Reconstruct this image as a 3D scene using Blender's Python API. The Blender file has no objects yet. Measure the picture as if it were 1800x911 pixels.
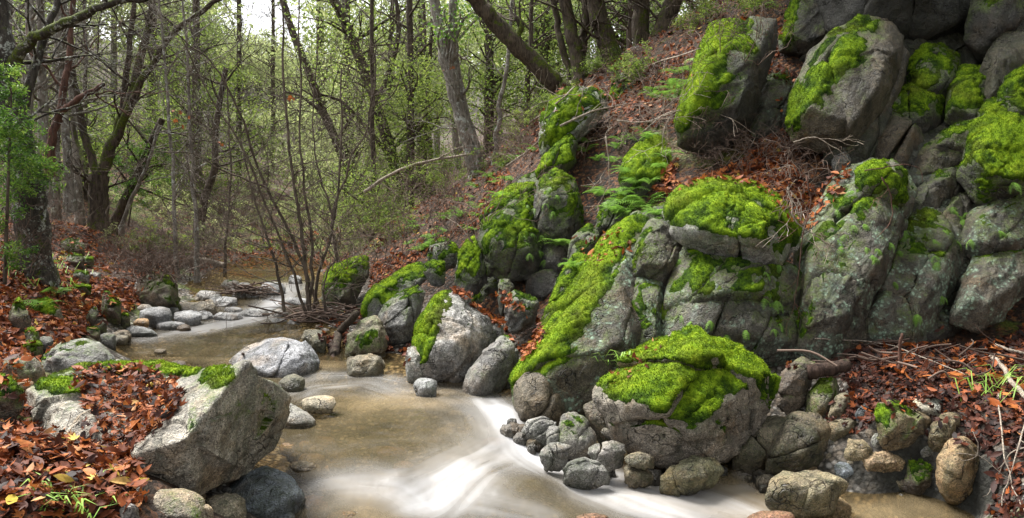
import bpy, bmesh, math, random
import numpy as np
from mathutils import Vector
from mathutils.bvhtree import BVHTree

sc = bpy.context.scene
COL = sc.collection
random.seed(7)
RNG = np.random.RandomState(11)

# ------------------------------------------------------------------ camera
F = 1290.0            # focal length in photo pixels (photo is 1800 x 911)
CH = 1.8              # eye height over the lower pool
HOR = 340.0           # photo row of the horizon
PITCH = math.atan((455.5 - HOR) / F)
SP, CP = math.sin(PITCH), math.cos(PITCH)
CAM = np.array([0.0, 0.0, CH])
FW = np.array([0.0, CP, -SP]); UP = np.array([0.0, SP, CP]); RT = np.array([1.0, 0, 0])

def P(px, py, d):
    """world point seen at photo pixel (px,py), d metres along the view axis"""
    return CAM + d * (FW + (px - 900.0) / F * RT + (455.5 - py) / F * UP)

def Dz(py, z):
    """view-axis distance at which the row py meets height z"""
    return (CH - z) / (SP - (455.5 - py) / F * CP)

def PZ(px, py, z):
    return P(px, py, Dz(py, z))

def proj(p):
    q = np.asarray(p, float) - CAM
    d = q @ FW
    d = np.where(d < 0.05, 0.05, d)
    return 900 + F * (q @ RT) / d, 455.5 - F * (q @ UP) / d, d

cam = bpy.data.cameras.new("camera"); cam_o = bpy.data.objects.new("camera", cam); COL.objects.link(cam_o)
cam_o.location = CAM
cam_o.rotation_euler = (math.pi / 2 - PITCH, 0, 0)
cam.sensor_fit = 'HORIZONTAL'; cam.sensor_width = 36.0; cam.lens = 36.0 * F / 1800.0
cam.clip_start = 0.05; cam.clip_end = 2000
sc.camera = cam_o

# ------------------------------------------------------------------ noise
def _hash(ix, iy, iz, seed):
    h = (ix * 374761393 + iy * 668265263 + iz * 1274126177 + seed * 974634721) & 0x7fffffff
    h = ((h ^ (h >> 13)) * 1103515245 + 12345) & 0x7fffffff
    h = ((h ^ (h >> 16)) * 73856093) & 0x7fffffff
    return (h & 0xffff) / 32767.5 - 1.0

def vnoise(p, seed=0):
    p = np.asarray(p, float)
    i = np.floor(p).astype(np.int64); f = p - i
    u = f * f * f * (f * (f * 6 - 15) + 10)
    x, y, z = i[:, 0], i[:, 1], i[:, 2]
    r = 0
    for dx in (0, 1):
        wx = u[:, 0] if dx else 1 - u[:, 0]
        for dy in (0, 1):
            wy = u[:, 1] if dy else 1 - u[:, 1]
            for dz in (0, 1):
                wz = u[:, 2] if dz else 1 - u[:, 2]
                r = r + wx * wy * wz * _hash(x + dx, y + dy, z + dz, seed)
    return r

def fbm(p, octv=4, seed=0, gain=.5, lac=2.03):
    a, s, t = 1.0, 0.0, 0.0
    p = np.asarray(p, float)
    for k in range(octv):
        s = s + a * vnoise(p, seed + k * 17); t += a
        a *= gain; p = p * lac + 13.7
    return s / t

def sstep(a, b, x):
    t = np.clip((x - a) / (b - a), 0, 1)
    return t * t * (3 - 2 * t)

# ------------------------------------------------------------------ mesh helpers
def raw_mesh(name, verts, faces, attrs=None, smooth=True):
    """faces: (M,k) int array, or list of such arrays"""
    if not isinstance(faces, list): faces = [faces]
    faces = [np.asarray(f, np.int32) for f in faces if len(f)]
    verts = np.asarray(verts, np.float32)
    me = bpy.data.meshes.new(name)
    me.vertices.add(len(verts)); me.vertices.foreach_set("co", verts.ravel())
    nl = sum(f.size for f in faces); nf = sum(len(f) for f in faces)
    me.loops.add(nl); me.polygons.add(nf)
    me.loops.foreach_set("vertex_index", np.concatenate([f.ravel() for f in faces]))
    tot = np.concatenate([np.full(len(f), f.shape[1], np.int32) for f in faces])
    st = np.concatenate([[0], np.cumsum(tot)[:-1]]).astype(np.int32)
    me.polygons.foreach_set("loop_start", st)
    try: me.polygons.foreach_set("loop_total", tot)
    except Exception: pass
    me.polygons.foreach_set("use_smooth", np.full(nf, smooth, bool))
    me.update(calc_edges=True)
    for k, v in (attrs or {}).items():
        a = me.attributes.new(k, 'FLOAT', 'POINT'); a.data.foreach_set("value", np.asarray(v, np.float32))
    return me

def link(name, me, mat, parent=None, loc=None):
    o = bpy.data.objects.new(name, me)
    if mat is not None and me is not None and not len(me.materials): me.materials.append(mat)
    if loc is not None: o.location = [float(v) for v in loc]
    COL.objects.link(o)
    if parent is not None: o.parent = parent
    return o

def tag(o, label=None, cat=None, group=None, kind=None):
    if label: o["label"] = label
    if cat: o["category"] = cat
    if group: o["group"] = group
    if kind: o["kind"] = kind
    return o

def vnormals(v, f):
    a, b, c = v[f[:, 0]], v[f[:, 1]], v[f[:, 2]]
    n = np.cross(b - a, c - a)
    r = np.zeros_like(v)
    for k in range(3): 
        for j in range(3): r[:, j] += np.bincount(f[:, k], n[:, j], len(v))
    return r / np.maximum(np.linalg.norm(r, axis=1, keepdims=True), 1e-9)

_ico = {}
def ico(n):
    if n not in _ico:
        bm = bmesh.new(); bmesh.ops.create_icosphere(bm, subdivisions=n, radius=1)
        v = np.array([x.co[:] for x in bm.verts]); f = np.array([[q.index for q in x.verts] for x in bm.faces]); bm.free()
        _ico[n] = (v, f)
    return _ico[n]

def hull_planes(pts):
    bm = bmesh.new()
    for p in pts: bm.verts.new([float(x) for x in p])
    bmesh.ops.convex_hull(bm, input=bm.verts[:])
    bm.normal_update()
    c = np.mean([v.co[:] for v in bm.verts if v.link_faces], axis=0)
    pl = []
    for f in bm.faces:
        n = np.array(f.normal[:]); d = float(n @ (np.array(f.verts[0].co[:]) - c))
        if d < 0: n, d = -n, -d
        if d > 1e-4 and np.linalg.norm(n) > .5: pl.append((n, d))
    bm.free()
    return c, np.array([q[0] for q in pl]), np.array([q[1] for q in pl])

def hull_shape(pts, sub, p=22, rs=None, chip=0):
    """a convex block with worn edges, sampled evenly over its faces"""
    pts = np.asarray(pts, float)
    c, N, D = hull_planes(pts)
    for k in range(chip):                       # knocked-off corners
        n = rs.normal(size=3); n /= np.linalg.norm(n); h = ((pts - c) @ n).max() * rs.uniform(.82, .97)
        N = np.vstack([N, n]); D = np.r_[D, h]
    sc_ = np.maximum(pts.max(0) - pts.min(0), 1e-3) / 2
    u, f = ico(sub)
    dirs = u * sc_
    q = (dirs @ N.T) / D
    q = np.maximum(q, 1e-6)
    m = q.max(1, keepdims=True)
    r = 1.0 / (m[:, 0] * ((q / m) ** p).sum(1) ** (1.0 / p))
    r = r * np.mean((1.0 / m[:, 0]) / r) * 1.02
    return c + dirs * r[:, None], f

def fracture(pts, n, rs, sub, joint=(.5, .1, .86), el=1.9, p=50, chip=4, jit=.012, fill=1.035):
    """a rock mass split along its joints: convex blocks that fill the hull of pts"""
    pts = np.asarray(pts, float); c, N, D = hull_planes(pts)
    j = np.array(joint) + rs.normal(size=3) * .12; j /= np.linalg.norm(j)
    A = np.eye(3) + (1 / el - 1) * np.outer(j, j); Ai = np.linalg.inv(A)
    lo, hi = pts.min(0), pts.max(0); best = []
    cand = lo + (hi - lo) * rs.rand(4000, 3); cand = cand[((cand - c) @ N.T <= D * .93).all(1)]
    seeds = [cand[0]]
    for _ in range(n - 1):                       # spread the seeds, not too evenly
        q = cand[rs.randint(len(cand), size=6)]
        dm = np.linalg.norm((q[:, None] - np.array(seeds)[None]) @ A.T, axis=2).min(1); seeds.append(q[dm.argmax()])
    S = np.array(seeds); Y = S @ A.T; u, f = ico(sub); out = []
    for i in range(n):
        d = [D - N @ (S[i] - c)]; nn = [N]
        for k in range(n):
            if k == i: continue
            m = A.T @ (Y[k] - Y[i]); ln = np.linalg.norm(m); h = (Y[k] @ Y[k] - Y[i] @ Y[i]) / 2 - m @ S[i]
            nn.append((m / ln)[None]); d.append(np.array([h / ln]))
        NN, dd = np.vstack(nn), np.maximum(np.concatenate(d), .01)
        dirs = u @ Ai.T
        def rad():
            q = np.maximum((dirs @ NN.T) / dd, 1e-6); m = q.max(1, keepdims=True)
            return 1 / (m[:, 0] * ((q / m) ** p).sum(1) ** (1 / p)), 1 / m[:, 0]
        r, ex = rad(); vv = dirs * r[:, None]
        for _ in range(chip):
            w = rs.normal(size=3); w /= np.linalg.norm(w); NN = np.vstack([NN, w]); dd = np.r_[dd, (vv @ w).max() * rs.uniform(.84, .97)]
        r, ex = rad(); r = r * np.mean(ex / r) * fill
        out.append((S[i] + dirs * r[:, None] + rs.normal(size=3) * jit, f))
    return out

# ------------------------------------------------------------------ materials
def new_mat(name):
    m = bpy.data.materials.new(name); m.use_nodes = True
    nt = m.node_tree; nt.nodes.clear()
    return m, nt

class NT:
    def __init__(s, nt): s.nt = nt
    def n(s, t, **kw):
        x = s.nt.nodes.new(t)
        ins = kw.pop('ins', {})
        for k, v in kw.items(): setattr(x, k, v)
        for k, v in ins.items():
            if hasattr(v, 'links') or isinstance(v, bpy.types.NodeSocket): s.nt.links.new(v, x.inputs[k])
            else: x.inputs[k].default_value = v
        return x
    def noise(s, vec, scale, detail=4, rough=.55, dist=0):
        return s.n('ShaderNodeTexNoise', ins={'Vector': vec, 'Scale': scale, 'Detail': detail, 'Roughness': rough, 'Distortion': dist}).outputs['Fac']
    def ramp(s, fac, stops, interp='LINEAR'):
        r = s.n('ShaderNodeValToRGB', ins={'Fac': fac}); cr = r.color_ramp; cr.interpolation = interp
        while len(cr.elements) < len(stops): cr.elements.new(.5)
        for e, (p, c) in zip(cr.elements, stops):
            e.position = p
            e.color = (c, c, c, 1) if not hasattr(c, '__len__') else (*c, 1)
        return r.outputs['Color']
    def mix(s, fac, a, b, mode='MIX'):
        x = s.n('ShaderNodeMix', data_type='RGBA', blend_type=mode)
        for sock, v in ((x.inputs[0], fac), (x.inputs[6], a), (x.inputs[7], b)):
            if isinstance(v, bpy.types.NodeSocket): s.nt.links.new(v, sock)
            elif hasattr(v, '__len__'): sock.default_value = (*v, 1) if len(v) == 3 else v
            else: sock.default_value = v
        return x.outputs[2]
    def math(s, op, a, b=0.0, clamp=False):
        x = s.n('ShaderNodeMath', operation=op, use_clamp=clamp)
        for i, v in enumerate((a, b)):
            if isinstance(v, bpy.types.NodeSocket): s.nt.links.new(v, x.inputs[i])
            else: x.inputs[i].default_value = v
        return x.outputs[0]
    def attr(s, name): return s.n('ShaderNodeAttribute', attribute_name=name).outputs['Fac']
    def pos(s): return s.n('ShaderNodeNewGeometry').outputs['Position']
    def bump(s, h, dist, strength=1.0, normal=None):
        b = s.n('ShaderNodeBump', ins={'Height': h, 'Distance': dist, 'Strength': strength})
        if normal is not None: s.nt.links.new(normal, b.inputs['Normal'])
        return b.outputs['Normal']
    def out(s, sh): s.nt.links.new(sh, s.n('ShaderNodeOutputMaterial').inputs['Surface'])
    def bsdf(s, **ins):
        names = {'Base': 'Base Color', 'Spec': 'Specular IOR Level'}
        return s.n('ShaderNodeBsdfPrincipled', ins={names.get(k, k): v for k, v in ins.items()})

def rock_material():
    m, nt = new_mat("granite"); t = NT(nt)
    p = t.pos()
    oi = t.n('ShaderNodeObjectInfo')
    tint = oi.outputs['Color']; lich = oi.outputs['Alpha']
    big = t.noise(p, 2.2, 5, .6)
    mid = t.noise(p, 11, 5, .65)
    fine = t.noise(p, 130, 2, .6)
    speck = t.n('ShaderNodeTexVoronoi', ins={'Vector': p, 'Scale': 150.0}).outputs['Color']
    sp = t.n('ShaderNodeSeparateColor', ins={'Color': speck}).outputs[0]
    c = t.mix(1.0, tint, t.ramp(big, [(.3, .45), (.5, 1.0), (.7, 1.55)]), 'MULTIPLY')
    c = t.mix(1.0, c, t.ramp(mid, [(.32, .5), (.5, 1.0), (.68, 1.4)]), 'MULTIPLY')
    c = t.mix(1.0, c, t.ramp(sp, [(.0, .35), (.16, .5), (.22, .95), (.75, 1.05), (.9, 1.7)]), 'MULTIPLY')
    c = t.mix(t.ramp(t.noise(p, 3.1, 4, .6, .5), [(.52, 0), (.68, .55)]), c, t.mix(1.0, c, (1.25, .92, .58), 'MULTIPLY'))
    # dark algae streaks
    c = t.mix(t.ramp(t.noise(t.n('ShaderNodeMapping', ins={'Vector': p, 'Scale': (1, 1, .3)}).outputs[0], 5.3, 6, .7, .8), [(.50, 0), (.64, .8)]), c, t.mix(1.0, c, (.36, .4, .36), 'MULTIPLY'))
    # crusty pale lichen
    ln = t.noise(p, 4.2, 7, .72, .3)
    lv = t.n('ShaderNodeTexVoronoi', ins={'Vector': p, 'Scale': 26.0, 'Randomness': 1.0}).outputs['Distance']
    lf = t.math('MULTIPLY', t.ramp(ln, [(.50, 0), (.55, 1)]), t.ramp(lv, [(.25, 1), (.5, .2)]))
    lf = t.math('MULTIPLY', lf, lich)
    c = t.mix(lf, c, t.ramp(fine, [(.3, (.13, .21, .15)), (.7, (.33, .44, .33))]))
    # green film of thin moss following the attribute
    film = t.attr('film')
    c = t.mix(t.math('MULTIPLY', film, t.ramp(t.math('ADD', t.math('MULTIPLY', t.noise(p, 42, 4, .7), .55), t.math('MULTIPLY', t.noise(p, 9, 5, .7), .45)), [(.42, .0), (.56, .95)])), c, t.ramp(fine, [(.3, (.025, .048, .005)), (.52, (.075, .125, .009)), (.75, (.20, .26, .018))]))
    vc = t.n('ShaderNodeTexVoronoi', feature='DISTANCE_TO_EDGE', ins={'Vector': t.n('ShaderNodeMapping', ins={'Vector': t.n('ShaderNodeVectorMath', operation='ADD', ins={0: p, 1: t.n('ShaderNodeTexNoise', ins={'Vector': p, 'Scale': 3.0, 'Detail': 3.0}).outputs['Color']}).outputs[0], 'Scale': (1, 1, .6)}).outputs[0], 'Scale': 4.2}).outputs['Distance']
    crack = t.ramp(vc, [(.0, 1), (.02, 0)])
    crack = t.math('MULTIPLY', crack, t.ramp(t.noise(p, 2.7, 2, .5), [(.46, 0), (.58, 1)]))
    c = t.mix(t.math('MULTIPLY', crack, .75), c, (.012, .011, .009))
    wet = t.attr('wet')
    c = t.mix(t.math('MULTIPLY', wet, .55), c, t.mix(1.0, c, (.30, .27, .22), 'MULTIPLY'))
    rough = t.math('SUBTRACT', t.ramp(mid, [(.3, .42), (.7, .72)]), t.math('MULTIPLY', wet, .25))
    h = t.math('ADD', t.math('MULTIPLY', mid, 1.0), t.math('ADD', t.math('MULTIPLY', t.noise(p, 45, 4, .7), .5), t.math('SUBTRACT', t.math('MULTIPLY', fine, .18), t.math('MULTIPLY', crack, .9))))
    b = t.bsdf(Base=c, Roughness=rough, Spec=.45, Normal=t.bump(h, .035, 1.0))
    t.out(b.outputs[0]); return m

def moss_material():
    m, nt = new_mat("moss_carpet"); t = NT(nt)
    p = t.pos(); tone = t.attr('tone')
    n = t.noise(p, 6.5, 4, .6); f = t.noise(p, 90, 3, .7)
    n2 = t.noise(p, 24, 4, .65)
    v = t.math('ADD', t.math('ADD', t.math('MULTIPLY', n, .50), t.math('MULTIPLY', t.math('SUBTRACT', n2, .5), .55)), t.math('MULTIPLY', tone, .55))
    c = t.ramp(v, [(.2, (.012, .030, .004)), (.36, (.055, .110, .006)), (.55, (.17, .28, .010)), (.85, (.40, .50, .028))])
    c = t.mix(t.ramp(t.noise(p, 2.3, 3, .6), [(.50, 0), (.70, .55)]), c, (.09, .095, .014))
    c = t.mix(1.0, c, t.ramp(f, [(.3, .7), (.65, 1.2)]), 'MULTIPLY')
    b = t.bsdf(Base=c, Roughness=.85, Spec=.15, Normal=t.bump(f, .02, .8))
    tr = t.n('ShaderNodeBsdfTranslucent', ins={'Color': c})
    mx = t.n('ShaderNodeMixShader', ins={0: .22, 1: b.outputs[0], 2: tr.outputs[0]})
    t.out(mx.outputs[0]); return m

def leaf_material(name, stops, trans=.35, rough=.5, spec=.35, patchy=None):
    """thin leaf: colour from the per-leaf attribute 'tone'"""
    m, nt = new_mat(name); t = NT(nt)
    tone = t.attr('tone')
    c = t.ramp(tone, stops)
    if patchy: c = t.mix(1.0, c, t.ramp(t.noise(t.pos(), patchy, 3, .6), [(.3, .7), (.7, 1.25)]), 'MULTIPLY')
    b = t.bsdf(Base=c, Roughness=rough, Spec=spec)
    sh = b.outputs[0]
    if trans:
        tr = t.n('ShaderNodeBsdfTranslucent', ins={'Color': c})
        sh = t.n('ShaderNodeMixShader', ins={0: trans, 1: sh, 2: tr.outputs[0]}).outputs[0]
    t.out(sh); return m

def bark_material(name, c0, c1, moss=.0, lichen=.0, scale=1.0):
    m, nt = new_mat(name); t = NT(nt)
    p = t.pos()
    mp = t.n('ShaderNodeMapping', ins={'Vector': p, 'Scale': (1, 1, .22)}).outputs[0]
    n = t.noise(mp, 28 * scale, 5, .7); big = t.noise(p, 4, 4, .6)
    c = t.ramp(n, [(.32, c0), (.62, c1)])
    c = t.mix(1.0, c, t.ramp(big, [(.3, .65), (.7, 1.25)]), 'MULTIPLY')
    if lichen:
        c = t.mix(t.ramp(t.noise(p, 9, 6, .75), [(.60 - .18 * lichen, 0), (.66 - .18 * lichen, .85)]), c, (.42, .44, .40))
    if moss:
        ma = t.attr('moss')
        nz = t.n('ShaderNodeSeparateXYZ', ins={0: t.n('ShaderNodeNewGeometry').outputs['Normal']}).outputs[2]
        f = t.math('ADD', t.math('ADD', ma, t.math('MULTIPLY', nz, .3)), t.math('MULTIPLY', t.math('SUBTRACT', t.noise(p, 7, 5, .7), .5), 1.8))
        f = t.ramp(f, [(.50, 0), (.66, 1)])
        mc = t.ramp(t.noise(p, 50, 3, .7), [(.3, (.016, .026, .004)), (.55, (.065, .085, .009)), (.75, (.16, .18, .018))])
        c = t.mix(t.math('MULTIPLY', f, moss), c, mc)
    b = t.bsdf(Base=c, Roughness=.85, Spec=.2, Normal=t.bump(n, .03, .9))
    t.out(b.outputs[0]); return m

def ground_material():
    m, nt = new_mat("forest_floor"); t = NT(nt)
    p = t.pos()
    soil = t.ramp(t.noise(p, 14, 6, .7), [(.3, (.012, .009, .007)), (.6, (.05, .034, .022)), (.8, (.10, .07, .045))])
    v1 = t.n('ShaderNodeTexVoronoi', ins={'Vector': p, 'Scale': 26.0, 'Randomness': 1.0})
    r1 = t.n('ShaderNodeSeparateColor', ins={'Color': v1.outputs['Color']}).outputs[0]
    lit = t.ramp(r1, [(0, (.010, .006, .004)), (.35, (.030, .013, .007)), (.6, (.11, .036, .012)), (.8, (.21, .075, .022)), (1, (.27, .14, .06))])
    lit = t.mix(t.ramp(t.noise(p, 31, 4, .7), [(.42, 0), (.62, .9)]), lit, (.015, .009, .006))
    c = t.mix(t.math('MULTIPLY', t.attr('litter'), t.ramp(t.noise(p, 2.0, 5, .65), [(.38, .35), (.55, 1)])), soil, lit)
    v2 = t.n('ShaderNodeTexVoronoi', ins={'Vector': p, 'Scale': 24.0})
    r2 = t.n('ShaderNodeSeparateColor', ins={'Color': v2.outputs['Color']}).outputs[1]
    gv = t.ramp(r2, [(0, (.05, .045, .04)), (.4, (.16, .13, .10)), (.75, (.27, .24, .20)), (1, (.42, .40, .37))])
    gv = t.mix(t.ramp(v2.outputs['Distance'], [(.3, 0), (.7, .9)]), gv, (.02, .018, .014))
    c = t.mix(t.attr('gravel'), c, gv)
    c = t.mix(t.ramp(t.math('ADD', t.noise(p, 1.1, 6, .7), t.math('MULTIPLY', t.attr('mossy'), .3)), [(.60, 0), (.70, .8)]), c, t.ramp(t.noise(p, 60, 3, .7), [(.3, (.03, .05, .006)), (.7, (.15, .20, .02))]))
    c = t.mix(t.attr('steep'), c, t.ramp(t.noise(p, 9, 6, .7), [(.3, (.008, .008, .007)), (.6, (.03, .03, .024)), (.8, (.06, .065, .04))]))
    h = t.math('ADD', t.noise(p, 30, 5, .7), t.math('MULTIPLY', v1.outputs['Distance'], -.6))
    b = t.bsdf(Base=c, Roughness=.75, Spec=.3, Normal=t.bump(h, .04, 1.0))
    t.out(b.outputs[0]); return m

def water_material():
    m, nt = new_mat("silky_water"); t = NT(nt)
    p = t.pos(); foam = t.attr('foam'); sh = t.attr('shallow'); tan = t.attr('tan')
    n = t.noise(p, 1.3, 4, .6)
    deep = t.ramp(n, [(.3, (.062, .052, .029)), (.55, (.115, .093, .054)), (.75, (.17, .142, .092))])
    col = t.mix(tan, deep, (.26, .20, .115))
    col = t.mix(foam, col, (.60, .61, .64))
    rough = t.math('ADD', t.math('MULTIPLY', foam, .45), .13, True)
    wv = t.noise(t.n('ShaderNodeMapping', ins={'Vector': p, 'Scale': (1, .6, 1)}).outputs[0], 5, 3, .5)
    b = t.bsdf(Base=col, Roughness=rough, Spec=.5, IOR=1.33, Normal=t.bump(wv, .05, .35))
    tr = t.n('ShaderNodeBsdfTransparent', ins={'Color': (.86, .74, .52, 1)})
    k = t.math('MULTIPLY', t.math('SUBTRACT', 1.0, foam), t.math('ADD', .38, t.math('MULTIPLY', sh, .50)), True)
    mx = t.n('ShaderNodeMixShader', ins={0: k, 1: b.outputs[0], 2: tr.outputs[0]})
    t.out(mx.outputs[0]); return m

M = dict(rock=rock_material(), moss=moss_material(), ground=ground_material(), water=water_material())
M['litter'] = leaf_material("dead_leaf", [(0, (.014, .008, .007)), (.25, (.050, .015, .009)), (.45, (.13, .034, .012)), (.65, (.28, .075, .018)), (.82, (.42, .15, .04)), (.94, (.42, .22, .10)), (1, (.46, .34, .05))], .2, .6, .22, 40)
M['green'] = leaf_material("green_leaf", [(0, (.045, .075, .018)), (.35, (.12, .18, .036)), (.65, (.21, .30, .055)), (1, (.36, .44, .10))], .5, .5, .3)
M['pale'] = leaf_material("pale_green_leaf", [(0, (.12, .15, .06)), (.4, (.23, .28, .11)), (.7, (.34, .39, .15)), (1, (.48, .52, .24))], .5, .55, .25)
M['bright'] = leaf_material("bright_green_leaf", [(0, (.025, .06, .012)), (.4, (.06, .14, .02)), (.7, (.13, .25, .03)), (1, (.24, .34, .06))], .42, .5, .3)
M['fern'] = leaf_material("fern_leaf", [(0, (.08, .18, .025)), (.5, (.19, .36, .055)), (1, (.32, .48, .10))], .4, .5, .3)
M['twig'] = leaf_material("bare_twig", [(0, (.05, .034, .026)), (.5, (.17, .12, .095)), (1, (.34, .29, .24))], 0, .8, .2)
M['bark_dark'] = bark_material("dark_bark", (.016, .012, .009), (.10, .078, .058), .95)
M['bark_left'] = bark_material("lichened_dark_bark", (.014, .012, .010), (.075, .065, .055), .95, .3)
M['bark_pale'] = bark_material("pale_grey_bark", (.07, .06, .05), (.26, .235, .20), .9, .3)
M['bark_red'] = bark_material("red_brown_bark", (.03, .017, .013), (.14, .075, .055), .3)
M['bark_twig'] = bark_material("sapling_bark", (.03, .022, .018), (.14, .11, .085), .6)
M['wood_pale'] = bark_material("bleached_wood", (.16, .12, .09), (.46, .40, .33), .25, .0, 2)
M['wood_dark'] = bark_material("rotten_wood", (.01, .007, .006), (.065, .042, .032), .2)

# ------------------------------------------------------------------ terrain
G = [(0,900,3.3),(150,880,3.5),(260,850,3.85),(0,800,3.9),(0,700,4.8),(0,600,6.2),(60,650,5.8),(200,800,4.35),(310,860,4.15),
 (400,900,4.3),(100,560,7.0),(0,520,7.1),(60,480,8.5),(0,430,9.5),(200,520,9.3),(170,405,14),(0,380,15),(300,480,12.7),(250,430,15.5),(340,450,17),
 (150,600,7.8),(190,580,8.4),(230,560,9.2),
 (560,562,9.7),(600,600,8.5),(690,640,7.65),(560,610,8.3),(640,545,10),
 (1700,650,6.0),(1790,560,7.1),(1500,650,6.3),(1600,750,5.25),(1750,800,4.85),(1790,890,4.3),(1500,800,5.3),(1600,600,7.05),(1420,700,6.1),(1300,760,5.9),
 (1500,300,8.0),(1400,260,8.5),(1350,310,7.9),(1450,285,8.05),(1280,320,8.0),(1250,420,7.5),(1250,560,7.15),(1100,480,7.9),(1050,330,9.2),
 (1100,230,9.5),(1150,140,11.0),(1040,120,13.3),(960,260,10.2),(880,400,9.4),(880,560,8.4),(800,520,9.6),(760,420,10.9),(840,305,12.9),(900,250,14.5),
 (700,380,13.5),(650,430,13.2),(600,480,12.9),(1250,60,10.6),(1200,105,10.7),(1350,150,9.3),(1500,150,8.9),(1700,200,8.6),(1790,300,8.1),
 (1700,330,8.0),(1700,430,7.75),(1600,480,7.55),(1600,0,10.0),(1790,50,9.3),(1500,-100,11),(1750,-120,10.6),(1790,150,8.6),(1450,450,7.5),(1050,600,7.4),(980,640,7.5)]
ctrl = [P(*g) for g in G]
# stream bed, below the water sheet
WZ = [(520,497,.34),(460,520,.27),(430,555,.17),(400,580,.13),(330,590,.10),(250,620,.08),(350,640,.08),(300,605,.09),(560,640,.04),(610,668,.0),(520,690,.0),(700,690,-.02),
 (600,760,-.03),(750,740,-.03),(850,710,-.03),(880,770,-.12),(950,800,-.24),(830,830,-.14),(700,830,-.07),(600,850,-.10),(560,900,-.16),(760,890,-.24),
 (880,860,-.16),(950,850,-.17),(1000,880,-.28),(1100,850,-.27),(1250,870,-.30),(1350,850,-.30),(1450,895,-.33),(1600,870,-.31),(1700,905,-.31),(900,720,-.03),(1000,820,-.26)]
for (x, y, z) in WZ:
    q = PZ(x, y, z); q[2] -= .22; ctrl.append(q)
ctrl += [np.array(q, float) for q in [
 (-4.2,14.3,.12),(-5.2,16.5,.2),(-5.0,18.5,.6),(-6,27,1.4),(-2.6,20,1.0),(-7.2,16,.75),(-2.6,15.5,.75),(-8,36,2.2),(-6.5,13.5,.5),(3,25,4.6),(8,25,8),(0,24,3.1),(-3,26,1.3),(-10,27,2),(-16,20,5),(-10,10,2.4),(-14,12,4.6),
 (-7,5,1.6),(-5,2,.9),(-3,1,.5),(0,1.5,-.6),(3,2,-.5),(5,3,.2),(8,6,2.2),(9.5,9,5.2),(12,12,9),(-20,8,6),(20,10,14),(0,50,7),(-15,50,5),(-30,48,12),(20,50,18),(-12,70,9),
 (0,90,15),(-30,90,15),(40,90,28),(-60,40,24),(60,40,34),(-100,100,34),(100,100,50),(0,150,22),(-40,160,24),(60,160,40),(-60,-20,8),(60,-20,14),(0,-20,-1),(0,-6,-.8)]]
ctrl = np.array(ctrl)
def rbf_fit(xy, z, lam=.02):
    n = len(xy)
    K = np.linalg.norm(xy[:, None] - xy[None], axis=2) + 0
    A = np.zeros((n + 3, n + 3)); A[:n, :n] = K - lam * np.eye(n); A[:n, n] = 1; A[:n, n+1:] = xy; A[n, :n] = 1; A[n+1:, :n] = xy.T
    return np.linalg.solve(A, np.concatenate([z, [0, 0, 0]]))
def rbf_eval(xy, w, q):
    out = np.empty(len(q))
    for s in range(0, len(q), 20000):
        qq = q[s:s+20000]
        K = np.linalg.norm(qq[:, None] - xy[None], axis=2)
        out[s:s+20000] = K @ w[:len(xy)] + w[len(xy)] + qq @ w[len(xy)+1:]
    return out
TW = rbf_fit(ctrl[:, :2], ctrl[:, 2])
def ground_h0(q): return rbf_eval(ctrl[:, :2], TW, np.asarray(q, float))
def ground_h(q):
    q = np.asarray(q, float); z = ground_h0(q)
    p3 = np.c_[q, np.zeros(len(q))]
    return z + .10 * fbm(p3 * 1.3, 4, 5) + .035 * fbm(p3 * 7, 3, 8)

def axis(lo, hi, flo, fhi, step, grow=1.12):
    a = list(np.arange(flo, fhi, step))
    s = step; v = a[-1]
    while v < hi: s *= grow; v += s; a.append(v)
    s = step; v = a[0]; b = []
    while v > lo: s *= grow; v -= s; b.append(v)
    return np.array(b[::-1] + a)
gx = axis(-160, 160, -9, 8, .055); gy = axis(-40, 220, 2.6, 16, .055)
XX, YY = np.meshgrid(gx, gy); Q = np.c_[XX.ravel(), YY.ravel()]
GZ = ground_h(Q)
def grid_faces(nx, ny):
    i = np.arange(nx * ny).reshape(ny, nx)
    return np.stack([i[:-1, :-1], i[:-1, 1:], i[1:, 1:], i[1:, :-1]], -1).reshape(-1, 4)

# water level, as a smooth sheet through the points of WZ
wp = np.array([PZ(x, y, z) for x, y, z in WZ] + [(-4.0,15.5,.34),(-4.6,20,.36),(-6,27,.4),(-9,36,.5),(-9,14,.3),(1,14,.3),(-7,8,.09),(3,4.2,-.33),(0,4,-.33),(-1.6,4.2,-.2),(-3,5,0),(4,5,-.3),(2,7,-.02),(0,8,0)])
WW = rbf_fit(wp[:, :2], wp[:, 2], .05)
def water_h(q): return rbf_eval(wp[:, :2], WW, np.asarray(q, float))

wl = water_h(Q)
above = GZ - wl
near = (Q[:, 1] < 14) & (Q[:, 0] < 4.5)
rub = (Q[:, 0] > 1.0) & (Q[:, 1] < 6.6)
gravel = sstep(np.where(rub, .62, .45), np.where(rub, .30, .05), above + .12 * fbm(np.c_[Q * 1.7, np.zeros(len(Q))], 3, 3)) * near
litter = np.clip(.95 - gravel, 0, 1) * sstep(60, 25, Q[:, 1])
mossy = sstep(-1, -4, Q[:, 0]) * .25
gxx = np.gradient(GZ.reshape(len(gy), len(gx)), gx, axis=1); gyy = np.gradient(GZ.reshape(len(gy), len(gx)), gy, axis=0)
steep = sstep(1.0, 1.8, np.hypot(gxx, gyy)).ravel() * (Q[:, 1] < 14) * (Q[:, 0] > -1)
me = raw_mesh("ground", np.c_[Q, GZ], grid_faces(len(gx), len(gy)), dict(gravel=gravel, litter=litter, mossy=mossy, steep=steep))
ground = link("ground", me, M['ground']); tag(ground, kind='structure')
ground["label"] = "leaf strewn forest floor rising on both sides of the creek"; ground["category"] = "ground"

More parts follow.
